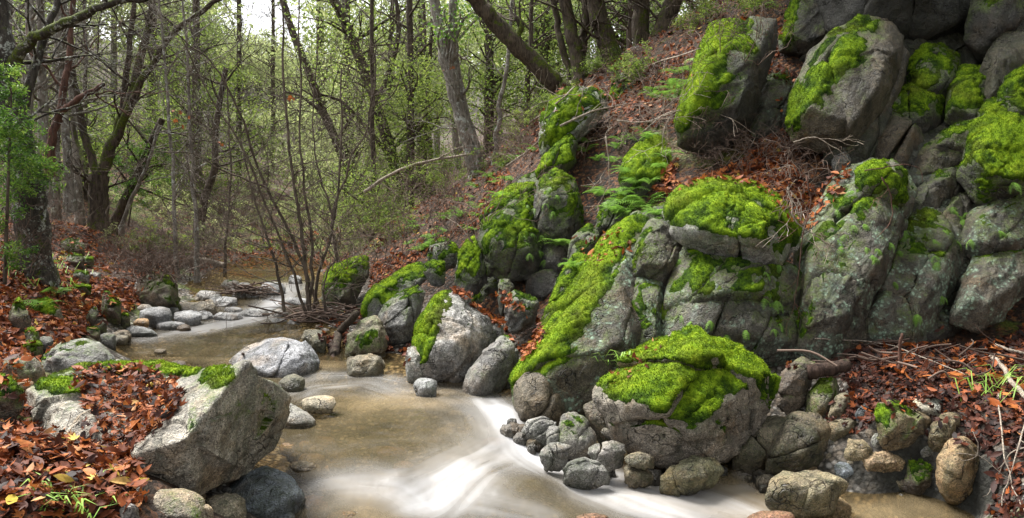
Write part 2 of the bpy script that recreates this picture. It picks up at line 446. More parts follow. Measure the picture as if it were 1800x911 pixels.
# ------------------------------------------------------------------ water
wx = axis(-11, 4.6, -2.7, 2.7, .017, 1.04); wy = axis(3.3, 34, 4.1, 7.4, .017, 1.025)
XX, YY = np.meshgrid(wx, wy); QW = np.c_[XX.ravel(), YY.ravel()]
wz = water_h(QW)
bed = ground_h(QW)
# hidden boulder that the water slides over, at the right of the lip
def hump(z, px, py, zz, rx, ry, h):
    c = PZ(px, py, zz); d = ((QW[:, 0] - c[0]) / rx) ** 2 + ((QW[:, 1] - c[1]) / ry) ** 2
    return z + h * np.exp(-d * 1.2)
wz = hump(wz, 930, 858, -.18, .40, .26, .03)
wz = hump(wz, 1120, 880, -.29, .25, .12, .04)
wz = hump(wz, 590, 690, 0, .25, .10, .03)
# flow strokes: (list of photo points on the water with height, width m, strength)
ST = [([(500,700),(560,680),(640,672),(700,690)], 0, .16, .42), ([(515,672),(560,662),(640,658),(720,670)], 0, .10, .45),
 ([(700,690),(780,690),(850,715),(880,750)], 0, .28, .22),
 ([(850,715),(885,745),(925,785),(985,810)], -.12, .15, .75), ([(880,730),(915,770),(970,800)], -.12, .11, .65),
 ([(900,790),(860,815),(800,850),(740,885)], -.17, .20, .70), ([(840,835),(780,865),(700,895)], -.20, .13, .55),
 ([(960,800),(1020,825),(1120,838),(1220,850)], -.25, .12, .60),([(980,815),(1080,850),(1180,870),(1280,890)], -.26, .17, .50),
 ([(1000,850),(1100,880),(1230,905)], -.27, .16, .72), ([(1180,850),(1280,880),(1350,905)], -.29, .13, .62),
 ([(640,850),(560,855),(520,880)], -.1, .12, .30), ([(700,840),(640,830),(560,835)], -.07, .12, .22), ([(760,895),(700,880),(620,880)], -.2, .10, .35),
 ([(830,880),(900,890),(980,895)], -.2, .10, .35),
 ([(220,600),(300,585),(400,572),(470,560)], .11, .18, .55), ([(330,582),(420,568),(480,556)], .14, .16, .55), ([(430,548),(470,538),(490,530)], .22, .18, .75), ([(490,528),(505,515),(520,500)], .3, .22, .75), ([(380,560),(430,550),(470,545)], .18, .14, .6),
 ([(1290,838),(1330,842)], -.3, .05, .6), ([(1300,852),(1320,862)], -.3, .05, .4)]
foam = np.zeros(len(QW))
for pts, z, wd, st in ST:
    W = np.array([PZ(x, y, z)[:2] for x, y in pts])
    # resample
    t = np.linspace(0, len(W) - 1, 150); i = np.minimum(t.astype(int), len(W) - 2); fr = (t - i)[:, None]
    W = W[i] * (1 - fr) + W[i + 1] * fr
    for _ in range(60): W[1:-1] = (W[:-2] + 2 * W[1:-1] + W[2:]) / 4
    seg = np.cumsum(np.r_[0, np.linalg.norm(np.diff(W, axis=0), axis=1)])
    box = (QW[:, 0] > W[:, 0].min() - 3*wd) & (QW[:, 0] < W[:, 0].max() + 3*wd) & (QW[:, 1] > W[:, 1].min() - 3*wd) & (QW[:, 1] < W[:, 1].max() + 3*wd)
    idx = np.nonzero(box)[0]
    if not len(idx): continue
    D = np.linalg.norm(QW[idx][:, None] - W[None], axis=2); k = D.argmin(1); dm = D[np.arange(len(idx)), k]
    tan_ = np.gradient(W, axis=0); tan_ /= np.linalg.norm(tan_, axis=1, keepdims=True) + 1e-9
    rel = QW[idx] - W[k]; side = rel[:, 0] * tan_[k, 1] - rel[:, 1] * tan_[k, 0]
    al = seg[k] + (rel * tan_[k]).sum(1)
    L = seg[-1]
    endf = sstep(-wd, wd * 1.2, al) * sstep(L + wd * 1.4, L - wd * 1.2, al)
    streak = .78 + .42 * fbm(np.c_[side / wd * 2.6, al * 1.3, np.full(len(idx), z * 31)], 3, 77) + .30 * fbm(np.c_[side * 13, al * 1.2, np.zeros(len(idx))], 2, 5) + .16 * fbm(np.c_[side * 25, al * 1.6, np.zeros(len(idx))], 1, 8)
    foam[idx] = 1 - (1 - foam[idx]) * (1 - np.clip(.62 * st * np.exp(-(dm / (wd * 1.45)) ** 2) * endf * streak, 0, 1))
p3 = np.c_[QW, np.zeros(len(QW))]
foam = np.clip(foam + .05 * sstep(.1, .5, fbm(p3 * [1.2, 3, 1], 4, 9)), 0, 1)
dep = wz - bed
shallow = sstep(.30, .04, dep + .05 * fbm(p3 * 3, 3, 2))
tn = sstep(-.1, .45, fbm(p3 * [1.0, 1.6, 1], 4, 31)) * .8 * (QW[:, 1] < 7.6)
wz = wz + .006 * fbm(p3 * [3, 6, 1], 3, 4) + .012 * foam * fbm(p3 * 7, 2, 6)
fc = grid_faces(len(wx), len(wy))
keep = (dep[fc] > -.10).any(1)
fc = fc[keep]
used = np.zeros(len(QW), bool); used[fc.ravel()] = True
rm = np.cumsum(used) - 1
me = raw_mesh("creek_water", np.c_[QW, wz][used], rm[fc], dict(foam=foam[used], shallow=shallow[used], tan=tn[used]))
water = link("creek_water", me, M['water']); tag(water, "brown silky creek water with white streaks at the low fall", "water", kind='structure')

# ------------------------------------------------------------------ rocks
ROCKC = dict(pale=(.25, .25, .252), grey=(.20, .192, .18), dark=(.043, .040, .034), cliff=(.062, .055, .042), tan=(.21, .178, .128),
             orange=(.28, .19, .105), blue=(.125, .14, .16), brown=(.105, .082, .06), wetgrey=(.125, .122, .115), red=(.17, .085, .05))
BV, BF = [], []      # everything leaves can land on
_bo = [0]
def solid(v, f):
    BV.append(np.asarray(v)); BF.append(np.asarray(f) + _bo[0]); _bo[0] += len(v)

def worley(p, nseed, rs, aniso=None):
    lo, hi = p.min(0), p.max(0)
    S = lo + (hi - lo) * rs.rand(nseed, 3)
    a = np.ones(3) if aniso is None else np.asarray(aniso, float)
    D = np.linalg.norm((p[:, None] - S[None]) * a, axis=2)
    o = np.argsort(D, axis=1)[:, :2]; r = np.arange(len(p))
    return o[:, 0], D[r, o[:, 1]] - D[r, o[:, 0]], p - S[o[:, 0]]

def displace(v, f, s, rs, rough=1.0, blocks=0, groove=.03, vs=None, aniso=None, step=.11):
    n = vnormals(v, f); seed = rs.randint(1000)
    d = s * .07 * rough * fbm(v / s * 1.1 + seed, 3, seed) 
    d += s * .028 * rough * fbm(v / s * 3.3, 4, seed + 1)
    d += .013 * rough * fbm(v * 22, 4, seed + 2)
    rg = 1 - np.abs(fbm(v / s * 2.2, 3, seed + 9)) * 2
    d -= s * .035 * rough * np.clip(rg - .55, 0, 1) * 2
    if blocks:
        pv = v + s * .16 * np.c_[fbm(v / s * 1.6, 3, seed + 5), fbm(v / s * 1.6, 3, seed + 6), fbm(v / s * 1.6, 3, seed + 7)]
        cid, e, rel = worley(pv, blocks, rs, aniso)
        off = rs.uniform(-1, 1, blocks) * s * step
        tv = rs.normal(size=(blocks, 3)) * .30; w0 = sstep(0, .03, e)
        d += np.clip((rel * tv[cid]).sum(1), -.14 * s, .14 * s) * w0
        w = sstep(0, .03, e)
        d += off[cid] * w - groove * np.exp(-(e / .022) ** 2)
    if s > .14 and rough > .45:
        nb = 12 if s < .3 else 26
        pv = v + s * .10 * np.c_[fbm(v / s * 2.6, 3, seed + 15), fbm(v / s * 2.6, 3, seed + 16), fbm(v / s * 2.6, 3, seed + 17)]
        cid, e, rel = worley(pv, nb, rs, aniso)
        tv = rs.normal(size=(nb, 3)) * .22 * rough
        d += np.clip((rel * tv[cid]).sum(1), -.05 * s, .05 * s) + rs.uniform(-1, 1, nb)[cid] * s * .022 * rough * sstep(0, .018, e)
    # one or two thin cracks
    for k in range(2 if s > .16 else 0):
        nn = rs.normal(size=3); nn /= np.linalg.norm(nn)
        c0 = v.mean(0) + rs.uniform(-.35, .35, 3) * s
        dist = (v - c0) @ nn + s * .12 * fbm(v / s * 1.8, 3, seed + 20 + k)
        d -= groove * .7 * min(1, s / .4) * np.exp(-(dist / .013) ** 2)
    return v + n * d[:, None]

def moss_patch(v, f, s, rs, amt, mdir, thick, dens, zone=None, mname='moss'):
    """carpet of moss over the part of the rock that mdir and the noise pick out; returns mesh arrays"""
    n = vnormals(v, f); seed = rs.randint(1000)
    mdir = np.asarray(mdir, float); mdir = mdir / np.linalg.norm(mdir)
    nsm = n.copy()
    k = nsm @ mdir
    m = k + .80 * fbm(v * 2.4, 3, seed) + .85 * fbm(v * 7, 5, seed + 1) - amt - .06
    if zone is not None: m = m + zone(v)
    hf = sstep(0, .75, m)
    fm = m[f]
    keep = (fm > 0).any(1)
    if keep.sum() < 4: return None, m
    ff = f[keep]
    lump = 1 - np.abs(fbm(v * [19, 19, 14], 3, seed + 3)) * 2.4
    lump2 = fbm(v * 46, 2, seed + 4)
    h = np.where(m > 0, .001 + thick * .5 * hf * (.65 + .35 * np.clip(lump, -.6, 1)) + .006 * lump2 * hf, -.010)
    mv = v + n * h[:, None] + np.array([0, 0, 1.0]) * (hf * thick * .12)[:, None]
    used = np.zeros(len(v), bool); used[ff.ravel()] = True
    rmap = np.cumsum(used) - 1
    mv2 = mv[used]; ff2 = rmap[ff]; tone = (.42 + .22 * lump + .25 * lump2)[used] * hf[used]
    # fuzz: short upright blades over the carpet
    a, b, c = mv2[ff2[:, 0]], mv2[ff2[:, 1]], mv2[ff2[:, 2]]
    ar = np.linalg.norm(np.cross(b - a, c - a), axis=1) / 2 * (hf[used][ff2].mean(1) > .12)
    cnt = rs.poisson(ar * dens)
    fi = np.repeat(np.arange(len(ff2)), cnt); nb = len(fi)
    if nb:
        r1, r2 = rs.rand(nb), rs.rand(nb); sw = r1 + r2 > 1; r1[sw] = 1 - r1[sw]; r2[sw] = 1 - r2[sw]
        base = a[fi] + (b - a)[fi] * r1[:, None] + (c - a)[fi] * r2[:, None]
        nn = vnormals(mv2, ff2)[ff2[fi, 0]]
        dr = nn + rs.normal(size=(nb, 3)) * .55 + np.array([0, 0, .35]); dr /= np.linalg.norm(dr, axis=1, keepdims=True)
        sd = np.cross(dr, rs.normal(size=(nb, 3))); sd /= np.linalg.norm(sd, axis=1, keepdims=True) + 1e-9
        ln = rs.uniform(.007, .022, nb)[:, None]; wd = rs.uniform(.0025, .0055, nb)[:, None]
        base = base - dr * .003
        bv = np.stack([base - sd * wd, base + sd * wd, base + dr * ln], 1).reshape(-1, 3)
        bf = np.arange(nb * 3).reshape(-1, 3) + len(mv2)
        bt = np.clip(tone[ff2[fi, 0]] + rs.normal(size=nb) * .16, 0, 1)
        bt3 = np.stack([bt * .6, bt * .6, bt + .28], 1).ravel()
        mv2 = np.concatenate([mv2, bv]); ff2 = np.concatenate([ff2, bf]); tone = np.concatenate([tone, bt3])
    return (mv2, ff2, tone), m

ROCKS = {}
def make_rock(name, label, pieces, s, mat='grey', cat=None, group=None, sub=5, p=45, rough=1.0, blocks=0, aniso=None, groove=.03,
              moss=None, mdir=(0, 0, 1), thick=.022, dens=9000, lichen=.0, seed=0, zone=None, film=.4, tint=None, chip=7, step=.11, frac=0, joint=(.5, .1, .86), el=1.9, jit=.012, fill=1.035):
    rs = np.random.RandomState(seed * 7 + len(label) * 13 + 3)
    V, Fc = [], []; off = 0
    for pts in pieces:
        if frac > 1:
            for v, f in fracture(pts, frac, rs, 5 if s > .22 else 4, joint, el, jit=jit, fill=fill):
                v = displace(v, f, s * .6 / frac ** .2, rs, rough * .9, 0, .012)
                V.append(v); Fc.append(f + off); off += len(v)
            continue
        v, f = hull_shape(pts, sub, p, rs, chip)
        v = displace(v, f, s, rs, rough, blocks, groove, aniso=aniso, step=step)
        V.append(v); Fc.append(f + off); off += len(v)
    v = np.concatenate(V); f = np.concatenate(Fc)
    solid(v, f)
    org = np.array([v[:, 0].mean(), v[:, 1].mean(), v[:, 2].min()])
    wlv = water_h(v[:, :2])
    wet = sstep(.10, .03, v[:, 2] - wlv + .04 * fbm(v * 6, 2, 1)) * (v[:, 0] < 4.3) * (v[:, 1] < 13)
    mm = None
    if moss is not None: mp, mm = moss_patch(v, f, s, rs, moss, mdir, thick, dens, zone)
    flm = np.zeros(len(v)) if mm is None else sstep(-.85, .15, mm) * film * 2.2
    if mm is None and film > 0: flm = np.full(len(v), film * .35)
    me = raw_mesh(name, v - org, f, dict(wet=wet, film=flm))
    o = link(name, me, M['rock'], loc=org)
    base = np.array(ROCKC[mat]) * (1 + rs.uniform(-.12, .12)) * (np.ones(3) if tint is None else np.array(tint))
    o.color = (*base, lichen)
    tag(o, label, cat or name.split('_')[-1], group)
    if mm is not None and mp is not None:
        mv, mf, tone = mp
        link("moss", raw_mesh("moss", mv - org, mf, dict(tone=tone)), M['moss'], parent=o)
    return o

def outline_piece(outline, d, T=.8, tilt=.5, seed=0, sink=.10, fs=.58, yaw=0.0):
    rs = np.random.RandomState(seed + 5)
    o = np.array(outline, float); c = o.mean(0)
    x, y = o[:, 0], o[:, 1]
    area = .5 * abs(np.dot(x, np.roll(y, 1)) - np.dot(y, np.roll(x, 1)))
    s = math.sqrt(area) / 2 * d / F
    def dep(q): return d + tilt * (c[1] - q[1]) / F * d + yaw * (q[0] - c[0]) / F * d
    pts = [P(q[0], q[1], dep(q)) for q in o]
    for q in o:
        if q[1] > c[1] + .3 * (o[:, 1].max() - c[1]) and sink:
            b = P(q[0], q[1], dep(q)); b[2] -= sink; pts.append(b)
    n = len(o)
    for q in o:
        w = c + (q - c) * fs * rs.uniform(.8, 1.15)
        pts.append(P(w[0], w[1], dep(w) - T * s * rs.uniform(.65, 1.15)))
    for q in o:
        w = c + (q - c) * .72
        pts.append(P(w[0], w[1], dep(w) + T * s * rs.uniform(.8, 1.1)))
    return pts, s
def surf_depth(px, py):
    ds = np.arange(3.2, 16, .03); q = np.array([P(px, py, d) for d in ds])
    g = np.maximum(ground_h(q[:, :2]), np.where((q[:, 0] < 4.2) & (q[:, 1] < 15), water_h(q[:, :2]) - .02, -9))
    h = np.nonzero(q[:, 2] < g)[0]
    return ds[h[0]] if len(h) else None
_rc = [0]
def R(name, label, outline, d, mat='grey', T=.8, tilt=.5, sink=.10, yaw=0.0, fs=.58, extra=(), seed=None, **kw):
    _rc[0] += 1
    sd = _rc[0] if seed is None else seed
    if not hasattr(outline[0], '__len__'):       # box form: x0,y0,x1,y1 -> rounded irregular outline
        x0, y0, x1, y1 = outline; rs = np.random.RandomState(sd * 3 + 1)
        a = np.linspace(0, 2 * math.pi, 10)[:-1] + rs.uniform(-.2, .2, 9)
        ca, sa = np.cos(a), np.sin(a)
        k = rs.uniform(.9, 1.06, 9) / np.maximum(np.abs(ca) ** 3 + np.abs(sa) ** 3, .2) ** (1 / 3)
        outline = [((x0 + x1) / 2 + (x1 - x0) / 2 * k_ * c_, (y0 + y1) / 2 + (y1 - y0) / 2 * k_ * s_) for k_, c_, s_ in zip(k, ca, sa)]
    if name in ('cliff_rock', 'outcrop_rock'):
        o_ = np.array(outline, float); c_ = o_.mean(0); outline = [tuple(q) for q in c_ + (o_ - c_) * 1.09]
        kw['frac'] = kw.get('frac', kw.pop('blocks', 4))
    if name in ('stone', 'boulder') and 'blocks' in kw: kw['frac'] = kw.pop('blocks')
    ob = np.array(outline, float); bx, by = ob[:, 0].mean(), ob[:, 1].max()
    if name in ('boulder', 'stone', 'rock_slab') and ((bx < 330 and by < 745 and by > 400) or (bx > 1425 and by > 640) or (bx < 620 and by < 575)):
        sd_ = surf_depth(min(max(bx, 0), 1800), by - .12 * (by - ob[:, 1].min()))
        if sd_: d = sd_ + (.04 if bx > 330 else -.12)
    pts, s = outline_piece(outline, d, T, tilt, sd, sink, fs, yaw)
    pieces = [pts] + [outline_piece(e[0], e[1], e[2] if len(e) > 2 else T, e[3] if len(e) > 3 else tilt, sd + 50 + i, sink)[0] for i, e in enumerate(extra)]
    if 'sub' not in kw: kw['sub'] = 6 if s > .30 else 5 if s > .09 else 4
    return make_rock(name, label, pieces, s, mat, seed=sd, **kw)
# ---- the big boulder in front, left (block with a leaf-filled trough)
right_wedge = [P(*q) for q in [(432,641,4.45),(506,700,4.88),(480,790,4.86),(438,840,4.64),(352,878,4.2),(326,772,4.0),(245,800,4.02),(262,862,4.1),
    (348,656,5.0),(262,712,4.75),(232,748,4.4),(440,690,5.4),(480,730,5.3),(300,800,5.2),(300,700,5.3)]]
left_slab = [P(*q) for q in [(45,684,4.92),(74,668,4.98),(100,655,5.15),(210,634,5.5),(330,652,5.5),(352,668,5.3),(262,742,4.5),(158,742,4.42),(138,782,4.36),(58,776,4.72),
    (245,800,4.25),(62,815,4.7),(140,820,4.4),(250,850,4.3),(60,760,5.3),(330,720,5.4),(200,760,5.5)]]
def fg_zone(v):
    x, y, d = proj(v)
    z = np.full(len(v), -1.6)
    z = np.maximum(z, .55 - ((x - 300) / 60) ** 2 - ((y - 652) / 10) ** 2)
    z = np.maximum(z, .70 - ((x - 110) / 60) ** 2 - ((y - 672) / 22) ** 2)
    z = np.maximum(z, .60 - ((x - 215) / 110) ** 2 - ((y - 645) / 13) ** 2)
    z = np.maximum(z, .62 - ((x - 395) / 44) ** 2 - ((y - 668) / 30) ** 2)
    z = np.maximum(z, .28 - ((x - 372) / 26) ** 2 - ((y - 715) / 42) ** 2)
    z = np.maximum(z, .50 - ((x - 430) / 80) ** 2 - ((y - 720) / 70) ** 2)
    z = np.maximum(z, .30 - ((x - 358) / 30) ** 2 - ((y - 800) / 40) ** 2)
    z = np.maximum(z, .35 - ((x - 340) / 14) ** 2 - ((y - 750) / 45) ** 2)
    return z - .05 + .35 * fbm(v * 6, 3, 4)
make_rock('boulder', 'big angular grey boulder in front with red leaves heaped over its sloping top', [right_wedge, left_slab], .62, 'grey', sub=7, p=140, rough=.5,
          groove=.012, moss=.60, mdir=(0, -.1, 1), thick=.03, dens=12000, seed=3, zone=fg_zone, film=.55, chip=0, tint=(1.05, 1.0, .88), lichen=.12)

# ---- stones round it
R('boulder', 'rounded blue grey boulder half under the big leaf covered boulder, beside the creek', [(392,912),(396,866),(425,835),(470,820),(510,832),(537,872),(525,905),(470,925)], 4.62, 'blue', T=1.0, p=26, rough=.5)
R('boulder', 'tan grey rounded boulder at the bottom edge below the big leaf covered boulder', [(232,925),(240,888),(275,862),(325,858),(358,875),(368,925)], 3.85, 'tan', T=.9, p=24, rough=.6, moss=1.12, mdir=(.7,-.2,.6), tint=(.8,.82,.85))
R('stone', 'pale tan stone wedged between the tan boulder and the blue grey boulder', [(360,925),(362,880),(395,865),(430,872),(434,925)], 4.2, 'tan', T=.9, p=14)
R('stone', 'small speckled stone at the water just below the blue grey boulder', (472,898,520,930), 4.45, 'blue', p=26, sink=0.05)
R('stone', 'grey stone showing through the heap of leaves in front', (155,855,235,905), 3.72, 'grey', p=12, tint=(.6,.62,.6))
R('stone', 'blue grey stone on the bank left of the big leaf covered boulder', (-20,743,58,790), 4.7, 'blue', p=24)
R('stone', 'pale stone sunk in leaves at the left edge', (-25,788,40,830), 4.2, 'grey', p=24, moss=.9)
R('boulder', 'grey domed boulder on the left bank with a thin moss edge', [(64,648),(75,620),(110,600),(150,592),(180,600),(203,630),(200,655),(140,668),(85,668)], 6.9, 'grey', T=.8, tilt=.7, rough=.6, moss=.85, mdir=(.1,.35,.9))
R('boulder', 'brown boulder with a mossy crown beside the grey domed boulder', [(4,640),(15,624),(50,620),(78,640),(82,668),(55,682),(12,675)], 6.1, 'brown', moss=.62, p=12)
R('boulder', 'low moss covered boulder at the left edge beside the big leaf covered boulder', (-40,660,44,722), 5.3, 'brown', moss=.40, p=12)
R('stone', 'tan stone between two mossy boulders at the left edge', (20,668,62,690), 5.6, 'tan', p=12, tint=(1,.8,.7))
R('stone', 'small mossy stone standing in red leaves above the brown boulder', (44,576,70,606), 6.6, 'brown', moss=.5)
R('stone', 'flat mossy stone behind the small mossy stone on the left bank', (42,600,75,618), 6.5, 'brown', moss=.3)
R('stone', 'pale stone behind the grey domed boulder', (66,590,95,612), 6.9, 'grey', moss=.8)
# left bank
R('boulder', 'dark pointed mossy boulder on the left leafy slope', [(14,560),(20,535),(30,520),(45,540),(54,562),(40,570)], 7.3, 'brown', moss=.55, mdir=(.4,-.1,.8))
R('rock_slab', 'tilted mossy slab beside the pointed boulder on the left slope', [(52,552),(60,530),(85,522),(110,545),(112,565),(85,565)], 7.5, 'brown', moss=.35, mdir=(-.1,-.3,.9))
R('boulder', 'long leaning boulder with yellow moss on its back above the creek bank', [(176,548),(180,512),(195,512),(214,535),(212,556),(192,558)], 8.6, 'brown', moss=.45, mdir=(.2,-.1,.9))
R('stone', 'mossy stone left of the long leaning boulder', (152,538,174,572), 8.2, 'brown', moss=.6)
R('stone', 'brown stone leaning against the long leaning boulder', (160,556,188,586), 8.2, 'brown', moss=1.0)
R('stone', 'low stone with a yellow moss cap at the upper pool edge', (208,550,230,566), 8.9, 'brown', moss=.4)
R('stone', 'grey stone at the edge of the upper pool', (172,584,206,612), 7.9, 'grey', moss=1.1)
R('stone', 'mossy stone right behind the grey domed boulder', (146,576,180,596), 7.7, 'brown', moss=.55)
R('stone', 'brown flat stone on the left shore of the upper pool', (196,580,234,598), 8.4, 'tan', tint=(.8,.7,.65))
R('stone', 'pale flat stone in front of the brown flat stone at the upper pool', (196,588,226,604), 8.1, 'tan')
R('rock_slab', 'pale smooth slab sliding into the upper pool', [(218,590),(222,577),(240,572),(272,580),(278,588),(250,590)], 8.6, 'pale', T=.7, rough=.5)
R('boulder', 'moss topped rock on the left slope below the many stemmed tree', (106,418,152,446), 10.5, 'brown', moss=.35)
R('stone', 'small mossy rock below the moss topped rock on the left slope', (114,446,150,466), 9.9, 'brown', moss=.3)
R('stone', 'rounded mossy rock at the right end of the left slope rocks', (140,450,166,466), 10.2, 'brown', moss=.3)
R('stone', 'grey stone among red leaves below the mossy rocks on the left slope', (126,476,158,492), 9.2, 'grey', moss=.95)
R('stone', 'flat yellow mossed stone in the middle of the left slope', (124,500,160,512), 8.7, 'brown', moss=.2)
R('stone', 'pale stone in leaves beside the rounded mossy rock', (156,478,178,490), 9.5, 'grey', moss=1.0)
R('boulder', 'large dark mossy boulder on the far left bank of the creek', [(238,520),(244,492),(270,484),(300,486),(315,500),(318,535),(290,545),(255,540)], 11.0, 'brown', T=.9, moss=.6, mdir=(.5,-.3,.5))
R('boulder', 'grey rock face just left of the large dark mossy boulder', (262,486,290,520), 10.8, 'grey', moss=1.0)
# stones of the upper creek
us = [((250,541,300,566),9.9,'pale','flat pale stone below the large dark mossy boulder'),((286,536,312,556),10.2,'pale','small pale stone touching the flat pale stone'),
 ((318,532,378,556),10.1,'tan','long tan domed boulder at the head of the upper pool'),((306,548,350,570),9.6,'pale','round white grey boulder below the long tan domed boulder'),
 ((342,548,372,566),9.7,'pale','white grey boulder right beside the round one'),((278,566,322,578),9.15,'pale','low white stone awash at the left of the upper pool'),
 ((376,551,422,566),9.75,'pale','triangular white stone in the middle of the rapid'),((425,544,470,560),10.0,'pale','broad pale stone right of the triangular one'),
 ((368,523,414,542),10.9,'pale','smooth pale slab upstream of the rapid'),((395,540,425,552),10.3,'pale','flat little white stone between rapid boulders'),
 ((350,512,386,530),11.3,'grey','grey stone upstream beside the pale slab'),((410,510,432,528),11.6,'grey','small grey stone under the jam of sticks'),
 ((434,513,456,527),11.7,'pale','small round white stone beside the jam of sticks'),((460,498,498,522),12.1,'pale','white grey boulder standing in the creek upstream'),
 ((508,485,530,502),12.6,'pale','pale boulder farthest up the creek, behind the saplings'),((400,592,424,612),8.75,'pale','pale stone at the foot of the gravel bar'),
 ((470,560,500,580),9.5,'pale','flat pale stone on the gravel bar beside the saplings'),((480,545,505,560),10.0,'grey','grey stone left of the sapling stems'),
 ((392,493,420,508),12.8,'brown','mossy stone at the far bend of the creek'),((420,498,440,512),12.4,'grey','greenish grey stone at the far bend'),
 ((366,580,390,588),9.0,'tan','little tan stone alone in the upper pool'),((500,524,540,540),10.7,'pale','pale low stone behind the saplings'),
 ((570,540,606,560),9.9,'grey','grey stone right of the sapling mound'),((590,550,622,568),9.5,'brown','brown stone between sapling mound and mossy boulder')]
for b, d, mt, lb in us:
    cx_, cy_ = (b[0] + b[2]) / 2, (b[1] + b[3]) / 2; b = (cx_ + (b[0] - cx_) * 1.22, cy_ + (b[1] - cy_) * 1.25, cx_ + (b[2] - cx_) * 1.22, cy_ + (b[3] - cy_) * 1.15)
    R('stone' if b[2] - b[0] < 45 else 'boulder', lb, b, d, mt, p=26, rough=.6, tilt=.7, moss=.7 if mt == 'brown' else None, film=.08)

# centre rocks
R('boulder', 'smooth pale grey boulder between the upper and the lower pool', [(398,650),(415,628),(440,610),(470,592),(500,589),(530,596),(552,615),(563,640),(556,658),(510,676),(460,680),(415,668)], 7.45, 'pale', T=.95, tilt=.55, p=50, rough=.7, film=.03, groove=.012, blocks=4, step=.04, chip=9, tint=(.82,.83,.87))
R('rock_slab', 'pale slab leaning on the smooth pale grey boulder towards the upper pool', [(398,662),(402,635),(425,612),(455,600),(470,606),(440,645)], 7.55, 'pale', T=.6, rough=.5, film=.02)
R('stone', 'greenish grey stone behind the smooth pale grey boulder', [(528,595),(536,580),(560,578),(575,592),(572,615),(550,610)], 8.1, 'tan', moss=1.05, tint=(.75,.8,.75))
R('stone', 'tan stone at the creek edge between the pale boulder and the leafy boulder', (490,658,537,694), 6.75, 'tan', p=26, rough=.5, tint=(.8,.85,.85))
R('stone', 'rounded pale stone in the creek beside the big leaf covered boulder', [(484,748),(488,715),(508,706),(535,722),(556,735),(552,752),(510,760)], 5.85, 'pale', p=24, rough=.5, tilt=.9, tint=(.95,.9,.8))
R('stone', 'tan stone just awash right of the rounded pale stone', (528,694,592,726), 6.05, 'tan', p=16, rough=.4, tilt=1.0, sink=.02)
R('boulder', 'brown grey block with a moss smear above the lower pool', [(606,622),(612,590),(632,564),(660,556),(676,570),(681,600),(678,628),(640,632)], 8.0, 'tan', T=.8, tilt=.3, p=30, moss=.78, mdir=(-.3,-.5,.5), tint=(.75,.75,.72))
R('boulder', 'squared pale block at the edge of the lower pool', [(607,660),(610,628),(640,622),(672,624),(677,640),(672,662),(640,664)], 7.35, 'tan', T=.8, tilt=.4, p=40, rough=.5, tint=(1.0,1.05,1.1))
def edge_zone(x0, y0, x1, y1, w, k=.8):
    """moss favours a band along a line in the picture of the rock as seen from the creek"""
    def z(v):
        x, y, d = proj(v); L = np.hypot(x1 - x0, y1 - y0)
        t = np.clip(((x - x0) * (x1 - x0) + (y - y0) * (y1 - y0)) / L ** 2, 0, 1)
        dd = np.hypot(x - x0 - t * (x1 - x0), y - y0 - t * (y1 - y0))
        return k * (1.2 * np.exp(-(dd / w) ** 2) - .7)
    return z
R('boulder', 'large smooth grey boulder at the pool with moss down its left edge', [(722,628),(728,590),(742,545),(765,512),(800,503),(830,525),(856,556),(868,588),(855,620),(838,650),(805,668),(762,668),(738,655)], 7.35, 'grey', T=.85, tilt=.45, p=12, rough=.7, groove=.02,
  moss=.5, mdir=(-.7,-.2,.5), zone=edge_zone(722,610,775,510,26), tint=(1.25,1.25,1.27), film=.08)
R('stone', 'small pale stone at the left foot of the large smooth grey boulder', (711,608,744,662), 7.1, 'grey', tint=(1.3,1.3,1.3))
R('stone', 'white stone awash in front of the large smooth grey boulder', (726,662,770,690), 6.65, 'pale', p=16, tilt=1, rough=.4)
R('boulder', 'long grey boulder leaning right of the large smooth grey boulder', [(811,675),(822,650),(848,618),(878,592),(895,588),(908,602),(902,635),(885,668),(862,690),(835,697),(815,690)], 6.85, 'grey', T=.85, tilt=.6, p=14, rough=.6, moss=1.05, mdir=(.2,.1,1), groove=.012)
R('stone', 'little round stone lodged above the long leaning grey boulder', (862,566,886,590), 7.5, 'grey', p=26)
R('stone', 'narrow dark stone beside the little round stone', (846,574,872,616), 7.4, 'wetgrey')
R('boulder', 'grey green boulder sitting in the chute of red leaves', [(886,550),(890,520),(905,511),(938,522),(950,530),(940,555),(912,574),(895,568)], 7.9, 'wetgrey', T=.8, moss=.85, mdir=(.1,-.2,.9))
R('stone', 'upright narrow stone left of the boulder in the leaf chute', [(874,520),(878,492),(895,488),(905,505),(896,530),(880,545)], 8.2, 'dark', moss=.9, tint=(1.6,1.7,1.5))
R('stone', 'small dark stone at the foot of the leaf chute', (870,645,905,672), 6.9, 'wetgrey')
R('stone', 'small dark stone under the long leaning grey boulder', (880,610,915,645), 7.1, 'wetgrey')
R('boulder', 'long ridge shaped boulder with a thick moss back above the squared block', [(632,553),(640,528),(665,500),(695,478),(730,462),(755,465),(762,485),(735,512),(700,536),(668,560)], 8.8, 'wetgrey', T=.7, tilt=.8, moss=.42, mdir=(-.35,-.1,.9), zone=edge_zone(635,540,740,465,30,.6), thick=.03)
R('boulder', 'dark furrowed boulder under the long ridge shaped mossy boulder', [(664,562),(675,535),(700,515),(735,503),(748,515),(740,550),(720,585),(690,592),(670,580)], 8.35, 'wetgrey', T=.8, moss=.85, blocks=5, mdir=(-.2,-.1,.9))
R('boulder', 'bright mossy boulder behind the saplings across the creek', [(562,530),(565,495),(588,462),(620,447),(645,450),(648,480),(626,505),(614,540),(590,548)], 11.2, 'dark', T=.8, tilt=.8, moss=.30, mdir=(-.3,-.2,.9), thick=.03, zone=edge_zone(568,500,640,450,32,.6), tint=(1.2,1.1,1))
